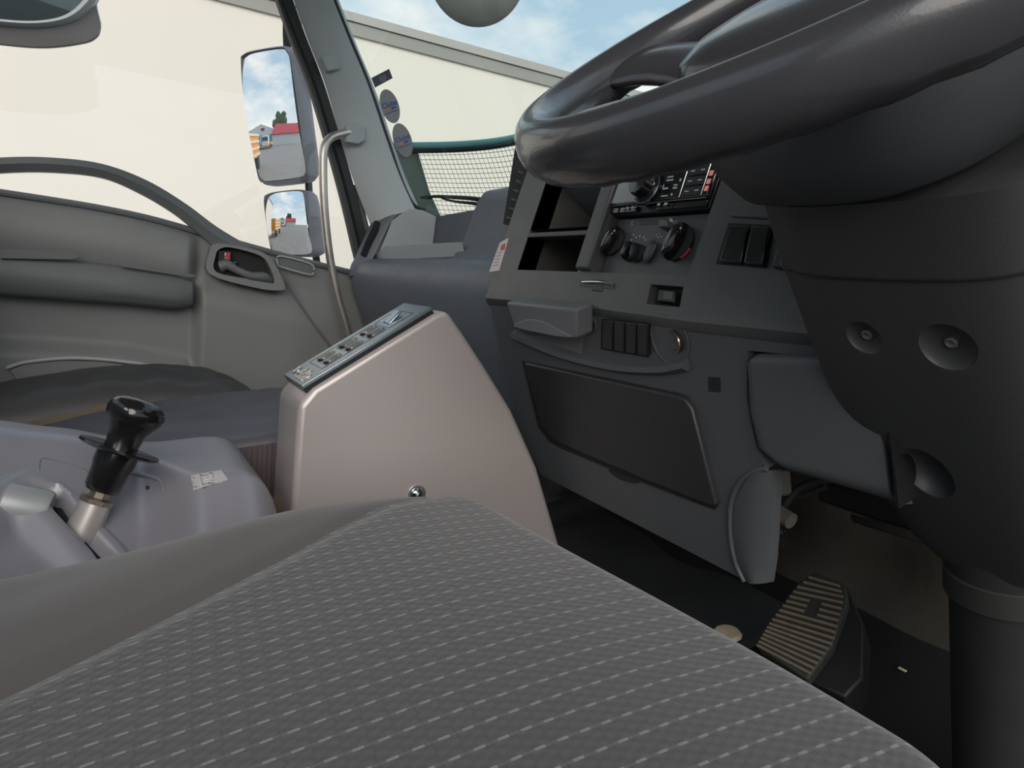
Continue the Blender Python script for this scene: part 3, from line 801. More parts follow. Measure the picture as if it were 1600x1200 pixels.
    def cub(z0, z1, nm):
        pts = [bzx(x0, z0, -.001), bzx(x1, z0, -.001), bzx(x1, z1, -.001), bzx(x0, z1, -.001)]
        dp = Vector((0, .13, 0)); vs = pts + [p + dp for p in pts]
        c = mesh(nm, vs, [(0, 1, 5, 4), (1, 2, 6, 5), (2, 3, 7, 6), (3, 0, 4, 7), (4, 5, 6, 7)], mat('cubby_lining', (.075, .070, .066), .34, var=.35, vscale=20, wear=.3), r, smooth=False, fixn=False)
        return c
    cub(.735, .788, 'lower_cubby'); cub(.795, .876, 'upper_cubby')
    box('cubby_shelf', bzx((x0 + x1) / 2, .7915, -.02), (x1 - x0, .045, .0065), PB, r, bevel=.001)
    # card slot in the bezel
    cs = [bz(a, b, .0005) for a, b in [(907, 438), (960, 443), (959, 452), (906, 448)]]
    prism('card_slot', cs, -BN * .004, BK, r)
    cs = [bz(a, b, .0008) for a, b in [(926, 436), (942, 437.5), (941, 456), (924, 454)]]
    prism('card_slot_notch', cs, -BN * .004, BK, r, bevel=.001)
    tube('card_edge', [bz(909, 440.5, .003), bz(935, 440.5, .003), bz(952, 443.5, .003), bz(958, 446, .003)], .0009, CHR, r, seg=6)
    # small rocker in its recess
    q = [bz(a, b, -.012) for a, b in [(1008, 440), (1072, 444), (1066, 484), (1004, 478)]]
    prism('switch_recess', q, -BN * .01, BKM, r)
    prism('single_rocker_switch', [bz(a, b, -.003) for a, b in [(1029, 452), (1056, 454), (1053, 473), (1026, 470)]], -BN * .01, BK, r, bevel=.001)
    prism('rocker_window', [bz(a, b, -.0022) for a, b in [(1037, 454.5), (1052, 455.5), (1050, 469), (1035, 468)]], -BN * .002, PB, r, bevel=.0006)
    # label
    lb = [bz(781, 379, .001), bz(794, 372, .001), bz(779, 423, .001), bz(764, 425, .001)]
    o = prism('warning_label', lb, -BN * .001, PAPER, r, smooth=False)
    prism('label_mark', [bz(783, 383, .0018), bz(789, 380, .0018), bz(788, 389, .0018), bz(782, 391, .0018)], -BN * .001, REDM, r, smooth=False)
    for k in range(5): prism('label_line', [bz(777 - k * 1.6, 395 + k * 5, .0015), bz(784 - k * 1.6, 393 + k * 5, .0015), bz(784 - k * 1.6, 394 + k * 5, .0015), bz(777 - k * 1.6, 396 + k * 5, .0015)], -BN * .0008, mat('faint_print', (.4, .25, .24), .6), r, smooth=False)
    # dark side vent between the hump and the bezel
    prism('side_vent', [at(a, b, 'y', .585) for a, b in [(806, 222), (826, 262), (806, 345), (793, 352), (786, 350)]], (0, .03, 0), BKM, r)
    for k in range(6):
        t = k / 5; a_ = at(lerp(811, 792, t), lerp(268, 340, t), 'y', .583); b_ = at(lerp(819, 800, t), lerp(272, 342, t), 'y', .583)
        tube('vent_louvre', [a_, b_], .002, PB, r, seg=6, smoothn=1)
    # switches right of the radio
    def rk(nm, quad, off=.006, m_=BK, mark=True, fn=bz, N=BN):
        q = [fn(a, b, off) for a, b in quad]
        return prism(nm, q, -N * (off + .012), m_, r, bevel=.0018, seg=3)
    prism('switch_surround', [bz(a, b, .001) for a, b in [(1138, 348), (1206, 351), (1197, 419), (1118, 412)]], -BN * .003, BKM, r, bevel=.0008)
    rk('rocker_switch', [(1140, 351), (1170, 352), (1158, 411), (1122, 408)], .0065, BKG)
    rk('rocker_switch', [(1173, 352), (1203, 354), (1191, 414), (1161, 411)], .0065, BKG)
    rk('rocker_switch', [(1222, 362), (1256, 363), (1244, 421), (1205, 417)], .0065, BK)
    # air vent behind the wheel
    box('air_vent_housing', bzx(.43, .836, -.035), (.18, .02, .085), BKM, r)
    for k in range(4): box('air_vent_blade', bzx(.365 + k * .045, .838, -.012), (.005, .03, .066), PB, r, bevel=.001)
    for k in range(2): box('air_vent_crossbar', bzx(.433, .820 + k * .03, -.006), (.17, .012, .005), PB, r, bevel=.001)
    prism('vent_lower_trim', [bz(a, b, .003) for a, b in [(1146, 312), (1262, 322), (1250, 345), (1140, 338)]], -BN * .01, PB, r, bevel=.002)
    # ---- lower centre panel
    out = [(764, 466), (1083, 497), (1300, 521), (1300, 560), (1168, 548), (1166, 620), (1180, 700), (1200, 732), (1176, 738), (1152, 758), (1141, 790), (1143, 850), (1155, 900), (1160, 905), (845, 742), (812, 672), (775, 520)]
    c = lz(1047, 531); R = (lz(1078, 532) - lz(1050, 532)).length
    hole = [c + (LA * math.cos(t) + LB * math.sin(t)) * R for t in [2 * PI * k / 32 for k in range(32)]]
    prism('lower_panel', [lz(a, b) for a, b in out], -LN * .025, PL, r, holes=[hole], bevel=.002)
    # rounded end flap
    def fl(u, v):
        tx = interp(v, [0, .12, .3, .55, .8, 1], [1202, 1202, 1202, 1200, 1197, 1192]); bx = interp(v, [0, .12, .3, .55, .8, 1], [1176, 1157, 1143, 1140, 1149, 1168])
        y = lerp(735, 912, v); e = math.sin(u * PI * .5)
        p = lz(lerp(bx, tx, u), y); return p + Vector((0, -.005 * math.sin(u * PI) + .004 * u * u, 0))
    grid('end_flap', fl, 14, 20, PL, r, thick=(0, .014, 0))
    tube('flap_edge', [lz(a, b, .001) for a, b in [(1198, 732), (1176, 738), (1155, 756), (1142, 790), (1142, 840), (1150, 880), (1163, 908)]], .0028, PL, r, seg=8)
    # shelf ledge curve
    led = [(806, 522), (830, 533), (870, 549), (915, 562), (960, 571), (1000, 575), (1040, 575), (1076, 568)]
    P = cr([lz(a, b) for a, b in led], 5)
    loft('curved_ledge', [[p + LB * .008, p + LB * .004 + LN * .008, p - LB * .002 + LN * .010, p - LB * .007 + LN * .004, p - LB * .010 - LN * .004] for p in P], PL, r)
    # recess behind the ashtray
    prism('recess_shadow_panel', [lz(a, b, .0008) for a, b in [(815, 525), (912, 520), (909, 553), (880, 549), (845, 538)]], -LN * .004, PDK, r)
    # ashtray drawer (half open)
    tL, tR = [(790, 472), (899, 483), (900, 530), (803, 513)], None
    q = [lz(a, b, .030) for a, b in tL]
    tr = prism('ashtray_drawer', q, -LN * .028, mat('ashtray_grey', (.14, .145, .155), .42, bump=.08, bscale=900, var=.04), r, bevel=.004, seg=3)
    sc = cr([lz(a, b, .0315) for a, b in [(803, 511), (815, 502), (832, 499), (855, 506), (875, 517), (893, 527), (860, 524)]], 4, True)
    prism('finger_scoop', sc, -LN * .003, mat('ashtray_scoop', (.17, .175, .185), .42), tr, bevel=.001)
    # round knob by the ashtray
    lathe('heater_lever_knob', [(0, .022), (.007, .021), (.0105, .014), (.0105, .008), (.006, .004), (.006, 0), (.006, -.004)], lz(917, 511), LN, mat('knob_grey', (.16, .165, .17), .4), r, seg=20)
    lathe('knob_seat', [(.013, 0), (.013, .002), (.010, .002), (.010, 0)], lz(923, 507), LN, PB, r, seg=20)
    prism('knob_bracket', [lz(a, b, .012) for a, b in [(900, 497), (912, 499), (911, 516), (901, 515)]], -LN * .014, PB, r, bevel=.001)
    # row of four blanking switches
    prism('switch_bank_frame', [lz(a, b, .001) for a, b in [(939, 498), (1014, 505), (1013, 559), (938, 546)]], -LN * .006, BKM, r, bevel=.001)
    for k in range(4):
        a0, a1 = 940.5 + k * 18.2, 956.5 + k * 18.2; f0, f1 = (a0 - 940) / 73, (a1 - 940) / 73
        q = [lz(a0, 500 + f0 * 7, .006), lz(a1, 500 + f1 * 7, .006), lz(a1, 545 + f1 * 12, .006), lz(a0, 545 + f0 * 12, .006)]
        prism('blanking_switch', q, -LN * .012, BK, r, bevel=.0012)
    # lighter socket in a round recess
    c = lz(1050, 532); R = (lz(1078, 532) - c).length
    tor = [(R * 1.06, -.003), (R * 1.05, -.0015), (R, -.0015), (R * .97, -.004), (R * .85, -.018), (R * .6, -.024), (R * .1, -.024)]
    lathe('socket_recess', [(a, b + .0035) for a, b in tor], lz(1047, 531), LN, PL, r, seg=36)
    c2 = lz(1062, 531, -.004)
    sk = lathe('power_socket', [(.0125, -.006), (.0125, .006), (.0105, .006), (.0105, -.006), (.0, -.006)], c2, LN + Vector((-.30, 0, 0)), BKM, r, seg=28)
    lathe('socket_ring', [(.0125, .0058), (.0122, .0072), (.0108, .0072), (.0106, .0058)], c2, LN + Vector((-.30, 0, 0)), mat('copper_ring', (.6, .38, .28), .25, metal=1), sk, seg=28, caps=False)
    # small sensor grille
    for k in range(5):
        x = 1106.5 + k * 4
        prism('sensor_slot', [lz(x, 589 + k * .3, .0008), lz(x + 1.9, 589 + k * .3, .0008), lz(x + 2.6, 612 + k * .3, .0008), lz(x + .7, 612 + k * .3, .0008)], -LN * .004, BK, r, smooth=False)
    # glovebox door
    g = [(818, 567), (1050, 617), (1068, 623), (1080, 640), (1118, 790), (1112, 793), (1010, 752), (880, 697), (862, 687), (845, 665)]
    prism('glovebox_gap', [lz(a, b, .0006) for a, b in [(815, 563), (1050, 613), (1072, 620), (1084, 639), (1122, 791), (1116, 797), (1010, 757), (876, 701), (857, 690), (840, 666)]], -LN * .004, BKM, r, bevel=.0004)
    gd = prism('glovebox_door', [lz(a, b, .008) for a, b in g], -LN * .012, mat('glovebox_plastic', (.028, .0285, .032), .40, bump=.1, bscale=600, var=.18, vscale=10, wear=.35), r, bevel=.003, seg=3)
    prism('latch_recess', cr([lz(a, b, .002) for a, b in [(950, 734), (965, 738), (985, 746), (998, 754), (985, 754), (965, 747)]], 4, True), -LN * .004, BKM, r)
    # knee panel to the right, bulging
    def knee(u, v):
        lx = interp(v, [0, .1, .5, .8, 1], [1176, 1164, 1168, 1182, 1225]); rx = interp(v, [0, .1, .5, .8, 1], [1370, 1375, 1385, 1395, 1402])
        py = interp(u, [0, 1], [lerp(548, 735, v), lerp(548, 790, v)])
        px = lerp(lx, rx, u)
        bl = math.sin(PI * min(1, max(0, u * 1.0 + .0)) ** .35 * .5) if u < 1 else 1
        e = min(1, u / .12); f = min(1, v / .12); g_ = min(1, (1 - v) / .12)
        h = .024 * math.sqrt(max(0, 1 - (1 - e) ** 2)) * math.sqrt(max(0, 1 - (1 - f) ** 2)) * math.sqrt(max(0, 1 - (1 - g_) ** 2))
        return lz(px, py) + Vector((0, -h * .9 + .012, 0)) + Vector((.0, 0, 0))
    grid('knee_panel', knee, 30, 30, PL, r, thick=(0, .02, 0))
    prism('knee_gap_shade', [lz(a, b, .012) for a, b in [(1366, 548), (1382, 640), (1391, 700), (1399, 786), (1402, 793), (1405, 795), (1400, 750), (1394, 700), (1371, 560)]], -LN * .03, mat('dull_black', (.007, .007, .007), .6), r)  # black sliver standing in for the column's shadow at the panel edge
    # dash top and instrument hood
    prof3 = [(.585, .905), (.62, .945), (.72, .965), (.86, .93), (1.0, .86), (1.0, .70), (.60, .70)]
    loft('dash_top_pad', [[Vector((x, y, z)) for y, z in [(.577, .902), (.66, .915), (.86, .90), (1.0, .86), (1.0, .80), (.70, .80), (.60, .86)]] for x in (-.11, .3, .95)], PL, r, bevel=.006)
    hood = [(.555, .90), (.56, .965), (.60, .995), (.70, .99), (.80, .93), (.80, .88)]
    loft('instrument_hood', [[Vector((x, y, z + dz)) for y, z in hood] for x, dz in ((.36, -.02), (.39, 0), (.66, 0), (.70, -.02))], PL, r, bevel=.01, seg=3)
dash()

# ------------------------------------------------------------------ radio
def bzp(px, py, off): return bz(px, py, off)
def radio():
    off = -.002
    r = root('car_radio', 'black car radio with round volume knob in the centre bezel', 'radio', bz(1028, 300, 0))
    xl, xr = bz(948, 334).x, bz(1104, 330).x
    def P(u, v, o=off):        # u 0..1 across, v 0..1 up ; DIN size
        z0, z1 = bz(948, 337).z, bz(948, 337).z + .050
        z = lerp(z0, z1, v); return Vector((lerp(xl, xr, u), .52 + .27 * (z - .69), z)) + BN * o
    body = prism('body', [P(0, 0), P(1, 0), P(1, 1), P(0, 1)], -BN * .12, BK, r, bevel=.002)
    prism('faceplate', [P(.005, .20, off + .006), P(.995, .20, off + .006), P(.995, .97, off + .006), P(.005, .97, off + .006)], -BN * .006, BKG, r, bevel=.003, seg=3)
    tube('chrome_edge', [P(.01, .195, off + .006), P(.30, .19, off + .006), P(.36, .13, off + .007), P(.44, .12, off + .007), P(.5, .19, off + .006), P(.99, .195, off + .006)], .0007, mat('dull_chrome', (.35, .36, .38), .25, metal=1), r, seg=6, smoothn=3)
    prism('display', [P(.04, .26, off + .0068), P(.35, .26, off + .0068), P(.35, .85, off + .0068), P(.07, .85, off + .0068)], -BN * .001, LCD, r)
    c = P(.415, .55, off + .006)
    k = lathe('volume_knob', [(.0205, 0), (.0205, .004), (.017, .006), (.0155, .008), (.0150, .018), (.0135, .020), (0, .0205)], c, BN, BKG, r, seg=36)
    lathe('knob_ring', [(.0208, .002), (.0212, .004), (.0200, .0048), (.0185, .0044)], c, BN, mat('dull_chrome', (0, 0, 0)), k, seg=36, caps=False)
    # columns of buttons with pale markings
    for i in range(2):
        for j in range(3):
            u0 = .765 + i * .085; v0 = .26 + j * .225
            b = prism('preset_button', [P(u0, v0, off + .0072), P(u0 + .08, v0, off + .0072), P(u0 + .08, v0 + .2, off + .0072), P(u0, v0 + .2, off + .0072)], -BN * .002, BK, r, bevel=.0005)
            prism('button_mark', [P(u0 + .02, v0 + .09, off + .0074), P(u0 + .055, v0 + .09, off + .0074), P(u0 + .055, v0 + .115, off + .0074), P(u0 + .02, v0 + .115, off + .0074)], -BN * .0004, PAINT, b, smooth=False)
    for (u, v, w_, h) in ((.575, .66, .06, .035), (.575, .74, .05, .03), (.565, .47, .045, .04), (.57, .30, .06, .03), (.66, .46, .035, .04), (.66, .53, .03, .03), (.70, .62, .012, .06), (.66, .31, .012, .05), (.56, .10, .025, .05), (.625, .10, .03, .05), (.24, .09, .02, .05), (.30, .09, .02, .05), (.19, .09, .03, .02)):
        prism('face_mark', [P(u, v, off + .0068), P(u + w_, v, off + .0068), P(u + w_, v + h, off + .0068), P(u, v + h, off + .0068)], -BN * .0006, PAINT, r, smooth=False)
    for u in (.745, .935):
        tube('divider_line', [P(u, .25, off + .0066), P(u, .95, off + .0066)], .0005, mat('dull_chrome', (0, 0, 0)), r, seg=5, smoothn=1)
    for v in (.33, .48, .66):
        prism('lit_button', [P(.950, v, off + .0072), P(.980, v, off + .0072), P(.980, v + .11, off + .0072), P(.950, v + .11, off + .0072)], -BN * .001, LED, r, bevel=.0004)
    for u0, u1 in ((.005, .03), (.045, .14), (.155, .215), (.22, .34), (.54, .60), (.605, .69), (.70, .99)):
        prism('lower_key', [P(u0, .03, off + .004), P(u1, .03, off + .004), P(u1, .165, off + .004), P(u0, .165, off + .004)], -BN * .004, BKG, r, bevel=.0006)
radio()

def climate():
    r = root('climate_control_panel', 'heater control panel with rotary dials below the radio', 'control panel', bz(1010, 390, 0))
    o = -.010
    def B(px, py, off=o): return bz(px, py, off)
    x0, x1 = bz(930, 424).x, bz(1077, 431).x
    def W(x, z, off=o): return Vector((x, .52 + .27 * (z - .69), z)) + BN * off
    zt = bz(948, 337).z - .002
    prism('panel', [W(x0 + .001, .7365), W(x1 - .001, .7365), W(x1 + .001, zt), W(x0 + .001, zt)], -BN * .012, mat('control_panel_plastic', (.060, .062, .064), .4, bump=.08, bscale=900, var=.08, wear=.1), r)
    def dial(cx, cy, R, kn, tilt, hw, hl, hh, pm=BKG, rim=True):
        c = B(cx, cy, o)
        if rim: lathe(kn + '_seat', [(R, 0), (R, .004), (R * .9, .0055), (0, .0055)], c, BN, BKM, r, seg=36)
        # wing grip
        d = (BB * math.cos(tilt) + BA * math.sin(tilt)); s = (BA * math.cos(tilt) - BB * math.sin(tilt))
        rings = []
        for hgt, k in ((0.004, 1.0), (hh * .5, .98), (hh * .8, .9), (hh * .95, .74), (hh, .45), (hh * 1.02, .1)):
            rings.append([c + BN * hgt + (d * math.sin(t) * hl + s * math.cos(t) * hw) * k for t in [2 * PI * q / 28 for q in range(28)]])
        return loft(kn, rings, pm, r)
    dial(961, 379, .0175, 'fan_dial', .35, .0085, .019, .016)
    dial(1063, 381, .0205, 'temperature_dial', .30, .010, .022, .018)
    dial(987, 395, .0115, 'fan_speed_knob', .1, .0050, .0115, .014)
    k = dial(1000, 397, .0105, 'mode_knob', -.1, .0045, .0110, .014, BK)
    dial(1019, 395, .014, 'air_conditioning_button', .2, .0085, .0140, .007, mat('button_grey', (.045, .048, .055), .4), rim=False)
    # slider
    prism('slider_slot', [B(1000, 344, o + .0006), B(1032, 343, o + .0006), B(1031, 350, o + .0006), B(999, 351, o + .0006)], -BN * .004, BK, r)
    prism('slider_knob', [B(1029, 342, o + .016), B(1042, 342, o + .016), B(1041, 354, o + .016), B(1028, 355, o + .016)], -BN * .016, mat('slider_grey', (.09, .09, .088), .35), r, bevel=.0015, seg=3)
    prism('slider_light_end', [B(1046, 340, o + .003), B(1050, 341, o + .003), B(1050, 350, o + .003), B(1045, 349, o + .003)], -BN * .003, PAINT, r, bevel=.0008)
    tube('recirculation_symbol', [B(1054, 350, o + .001), B(1053, 346, o + .001), B(1057, 345, o + .001), B(1058, 349, o + .001), B(1054, 350, o + .001)], .0005, PAINT, r, seg=5, smoothn=2)
    tube('fresh_air_symbol', [B(988, 346, o + .001), B(992, 346, o + .001), B(991, 351, o + .001), B(987, 351, o + .001), B(988, 346, o + .001)], .0004, PAINT, r, seg=5, smoothn=1)
    for (px, py) in ((990, 367), (994, 371), (1000, 369), (1006, 371), (1009, 375), (987, 375), (1026, 368), (1031, 366), (1034, 370), (1029, 371)):
        lathe('dial_mark', [(0.0011, 0), (.0011, .0004), (0, .0004)], B(px, py, o + .0003), BN, PAINT, r, seg=8)
    # red / blue temperature arc
    c = B(1063, 381, o + .0058); R = .0180
    def arc(a0, a1, nm, m_):
        P = [c + (BA * math.cos(t) + BB * math.sin(t)) * R for t in [lerp(a0, a1, k / 8) for k in range(9)]]
        tube(nm, P, .0014, m_, r, seg=6, smoothn=1)
    arc(-.3, -1.1, 'red_arc', mat('hot_red', (.5, .03, .04), .4)); arc(-2.9, -2.2, 'blue_arc', mat('cold_blue', (.04, .12, .35), .4))
climate()

# ================================================================== silver switch console
def console():
    r = root('switch_console', 'tall silver wedge-shaped switch box standing between the seats', 'console', (-.055, .38, .12))
    X = 0.0; W_ = .108
    P = [(470, 622), (490, 607), (685, 487), (702, 488), (724, 520), (760, 575), (800, 640), (840, 730), (874, 848)]
    pts = [at(a, b, 'x', X) for a, b in P]
    side = [Vector((X, .207, .12))] + [Vector((X, pts[0].y - .002, pts[0].z - .01))] + pts[1:] + [Vector((X, .70, .12))]
    inner = side
    yz = [(p.y, p.z) for p in side]
    prism('body', [Vector((X, y, z)) for y, z in yz], (-W_, 0, 0), SIL, r, bevel=.009, seg=4, ang=20)
    # brushed plate on the sloping top
    a = at(480, 618, 'x', X - .007); b = at(686, 488, 'x', X - .007)
    a = Vector((a.x, pts[0].y + .004, interp(pts[0].y + .004, [pts[1].y, pts[2].y], [pts[1].z, pts[2].z])))
    d = Vector((0, pts[2].y - pts[1].y, pts[2].z - pts[1].z)).normalized(); n = Vector((0, -d.z, d.y)); Ls = (pts[2] - pts[1]).length
    base = Vector((-W_ / 2, pts[1].y, pts[1].z)) - d * .010 + n * .0005
    Ll = Ls + .006
    def T(u, v, h=0): return base + d * (u * Ll) + Vector((1, 0, 0)) * (v * (W_ / 2 - .007)) + n * h
    pl = prism('top_plate', [T(0, -1, .0085), T(0, 1, .0085), T(1, 1, .0085), T(1, -1, .0085)], -n * .0085, ALU, r, bevel=.001)
    prism('plate_edge', [T(.002, -1.02, .0045), T(.002, 1.02, .0045), T(.998, 1.02, .0045), T(.998, -1.02, .0045)], -n * .006, BK, r)
    H = .0085
    def frm(u0, u1, v0, v1):
        P_ = [T(u0, v0, H), T(u0, v1, H), T(u1, v1, H), T(u1, v0, H), T(u0, v0, H)]
        tube('engraved_frame', P_, .0005, BK, r, seg=5, smoothn=1)
    frm(.18, .68, -.68, .60)
    for i, u in enumerate((.215, .385, .555)):
        for j, v in enumerate((-.42, .18)):
            L2 = .135
            c = T(u + L2 / 2, v + .1, H + .0002)
            big = (i == 1 and j == 0)
            o1 = rrect(c, d, Vector((1, 0, 0)), Ll * L2 / 2 * (1.12 if big else 1), .0118 * (1.12 if big else 1), .009, 4)
            w_ = prism('switch_well', o1, -n * .003, BK, r, smooth=True)
            # rocker paddle, hollow-topped
            rings = []
            for k in range(9):
                t = k / 8 - .5; hh = -.0005 + .006 * abs(t) ** 1.3 * (1.5 if t < 0 else .3)
                wd = .0084 * math.sqrt(max(.1, 1 - (2 * t) ** 4)) * (1.2 if big else 1); pc = c + d * (t * Ll * L2 * .86)
                rings.append([pc + Vector((wd, 0, 0)) - n * .002, pc + Vector((wd * .85, 0, 0)) + n * hh, pc - Vector((wd * .85, 0, 0)) + n * hh, pc - Vector((wd, 0, 0)) - n * .002])
            loft('toggle_paddle', rings, mat('paddle_pewter', (.13, .105, .10), .22, metal=.7), r)
    c = T(.80, .0, H)
    prism('large_switch_well', rrect(c, d, Vector((1, 0, 0)), Ll * .075, .020, .003, 4), -n * .002, BK, r)
    frm(.70, .90, -.62, .62)
    for v in (-.022, .022): box('switch_side_bar', T(.80, 0, H + .0004) + Vector((v, 0, 0)), (.0022, Ll * .13, .0012), CHR, r, rot=Matrix((Vector((1, 0, 0)), d, n)).transposed())
    prism('large_rocker', [T(.735, -.22, H + .001), T(.735, .22, H + .001), T(.865, .22, H + .008), T(.865, -.22, H + .008)], -n * .004, mat('blue_reflection_rocker', (.20, .30, .42), .12, metal=.6), r, bevel=.002)  # blue reflection put into the rocker's base colour
    text('raised_lettering', 'Alba', T(.085, .18, H), Vector((1, 0, 0)) * 1.0, d, .025, mat('raised_badge_metal', (.55, .52, .48), .25, metal=.9), r, .0012, .0006)
    lathe('raised_emblem', [(.0075, 0), (.0075, .0015), (.005, .0025), (0, .0026)], T(.085, -.66, H), n, mat('raised_badge_metal', (0, 0, 0)), r, seg=16)
    prism('badge_bar', [T(.03, -.25, H + .001), T(.03, .60, H + .001), T(.048, .60, H + .001), T(.048, -.25, H + .001)], -n * .001, mat('raised_badge_metal', (0, 0, 0)), r, smooth=False)
    # fixing bolt low on the side
    c = at(651, 772, 'x', X)
    lathe('fixing_bolt', [(.0125, -.002), (.0125, .0015), (.010, .0015), (.0095, -.0005), (.0085, .003), (.005, .0055), (0, .006)], c, (1, 0, 0), CHR, r, seg=28)
console()

# ================================================================== grey engine-cover console with range lever
def gearcon():
    r = root('centre_console', 'satin grey moulded centre console beside the driver seat with a lever slot', 'console', (0, 0, .12))
    ys = [-.32, -.20, -.12, -.085, -.06, -.02, .03, .06, .09, .12, .140, .155, .167, .176, .182, .185]
    zs = [.512, .511, .509, .505, .500, .494, .481, .476, .478, .481, .480, .474, .462, .444, .420, .39]
    sp = cr([Vector((a, b, 0)) for a, b in zip(ys, zs)], 8); sy = [p.x for p in sp]; sz = [p.y for p in sp]
    def surf(x, y):
        zt = interp(y, sy, sz); ft = lerp(-.085, .052, sm(y, .035, .105))
        d = max(0, x - ft); sl = .55
        w_ = lerp(.035, .016, sm(y, .05, .11)); sl = lerp(.55, .72, sm(y, .05, .12))
        drop = sl * (d - w_ / 2 if d > w_ else d * d / (2 * w_))
        # shallow trough round the lever and the long ridge towards the driver
        z = zt - drop
        e = max(0, x - lerp(.20, .185, sm(y, .1, .18))); z -= e * 2
        e = max(0, -.115 - x); z -= (.012 - math.sqrt(max(0, .000144 - min(e, .012) ** 2))) + max(0, e - .012) * 6
        return z
    def pt(px, py, dz=0):
        rr = ray(px, py).normalized(); t = .3
        while t < 1.6:
            p = CAM + rr * t
            if p.z < surf(p.x, p.y) + dz: return p
            t += .002
        return CAM + rr
    # ridges are raised out of the body surface
    def seg_d(p, a, b):
        ab = b - a; t = max(0, min(1, (p - a).dot(ab) / ab.length_squared)); return (p - a - ab * t).length, t
    ridge = [Vector((q.x, q.y)) for q in (pt(-45, 850), pt(-12, 802), pt(20, 792), pt(58, 808), pt(95, 845), pt(130, 880), pt(165, 920))]
    slot = [Vector((q.x, q.y)) for q in (pt(84, 782), pt(104, 812), pt(132, 846), pt(160, 876), pt(180, 905))]
    rim = [Vector((q.x, q.y)) for q in (pt(-30, 790), pt(8, 762), pt(45, 750), pt(85, 762), pt(118, 790), pt(150, 830), pt(182, 862), pt(215, 905))]
    def top(x, y):
        p = Vector((x, y)); z = surf(x, y)
        d = min(seg_d(p, ridge[k], ridge[k + 1])[0] for k in range(len(ridge) - 1)); z += .016 * (1 - sm(d, .002, .030))
        d = min(seg_d(p, rim[k], rim[k + 1])[0] for k in range(len(rim) - 1)); z += .006 * (1 - sm(d, .001, .012))
        d = min(seg_d(p, slot[k], slot[k + 1])[0] for k in range(len(slot) - 1)); z -= .014 * (1 - sm(d, .004, .014))
        return z
    Y = [-.30 + .484 * k / 150 for k in range(151)]; NX = 90
    rings = []
    for y in Y:
        ring = [Vector((-.1345, y, .2))]
        for k in range(NX + 1):
            x = lerp(-.134, .212, k / NX); ring.append(Vector((x, y, max(.2, top(x, y)))))
        ring.append(Vector((.2125, y, .2)))
        rings.append(ring)
    body = loft('body', rings, CON, r)
    def on(px, py, dz=0):
        p = pt(px, py); return p + Vector((0, 0, dz))
    def patch(nm, q, dz, m_):
        def f(u, v):
            x = lerp(lerp(q[0][0], q[1][0], u), lerp(q[3][0], q[2][0], u), v); y = lerp(lerp(q[0][1], q[1][1], u), lerp(q[3][1], q[2][1], u), v)
            return on(x, y, dz)
        grid(nm, f, 10, 10, m_, r, thick=(0, 0, -.004))
    patch('switch_panel_gap', [(296, 743.5), (347, 734.5), (357.5, 751.5), (301, 768.5)], .0005, BK)
    patch('switch_panel', [(298, 745), (346, 736), (356, 751), (302, 767)], .0016, CONL)
    patch('switch_button_gap', [(312.5, 743.8), (331.5, 740.4), (335, 756), (316.5, 760)], .0019, mat('groove_dark', (.12, .12, .13), .5))
    patch('switch_button', [(313.5, 744.6), (330.8, 741.4), (334, 755.5), (317.3, 759)], .0023, mat('console_button', (.40, .40, .385), .45))
    tube('recess_edge', [on(200, 738, .001), on(225, 744, .001), on(250, 752, .001), on(257, 772, .001)], .0022, CON, r, seg=8, smoothn=2)
    tube('recess_groove', [on(62, 736, .0005), on(64, 719, .0005), on(80, 719, .0005), on(134, 735, .0005), on(137, 745, .0005)], .0009, mat('groove_dark', (.12, .12, .13), .5), r, seg=6, smoothn=2)
    prism('clip_hole', [on(227, 761, .0012), on(232, 760, .0012), on(234, 765, .0012), on(229, 766, .0012)], (0, 0, -.003), BK, r)
    a_, b_ = pt(2, 786), pt(78, 800)
    ax_ = (b_ - a_).normalized(); up_ = Vector((0, 0, 1))
    lathe('lever_pivot_barrel', [(0, -.002), (.017, 0), (.020, .003), (.020, (b_ - a_).length - .004), (.018, (b_ - a_).length), (0, (b_ - a_).length)], a_ + up_ * .001, ax_, mat('collar_grey', (.36, .37, .37), .4, metal=.2), r, seg=32)
    P = [Vector((q.x, q.y, surf(q.x, q.y) - .008)) for q in cr([Vector((q.x, q.y, 0)) for q in slot], 5)]
    loft('lever_slot', [[p + Vector((.006, .007, 0)), p + Vector((-.006, -.007, 0)), p + Vector((-.006, -.007, -.004)), p + Vector((.006, .007, -.004))] for p in P], BKM, r)
gearcon()
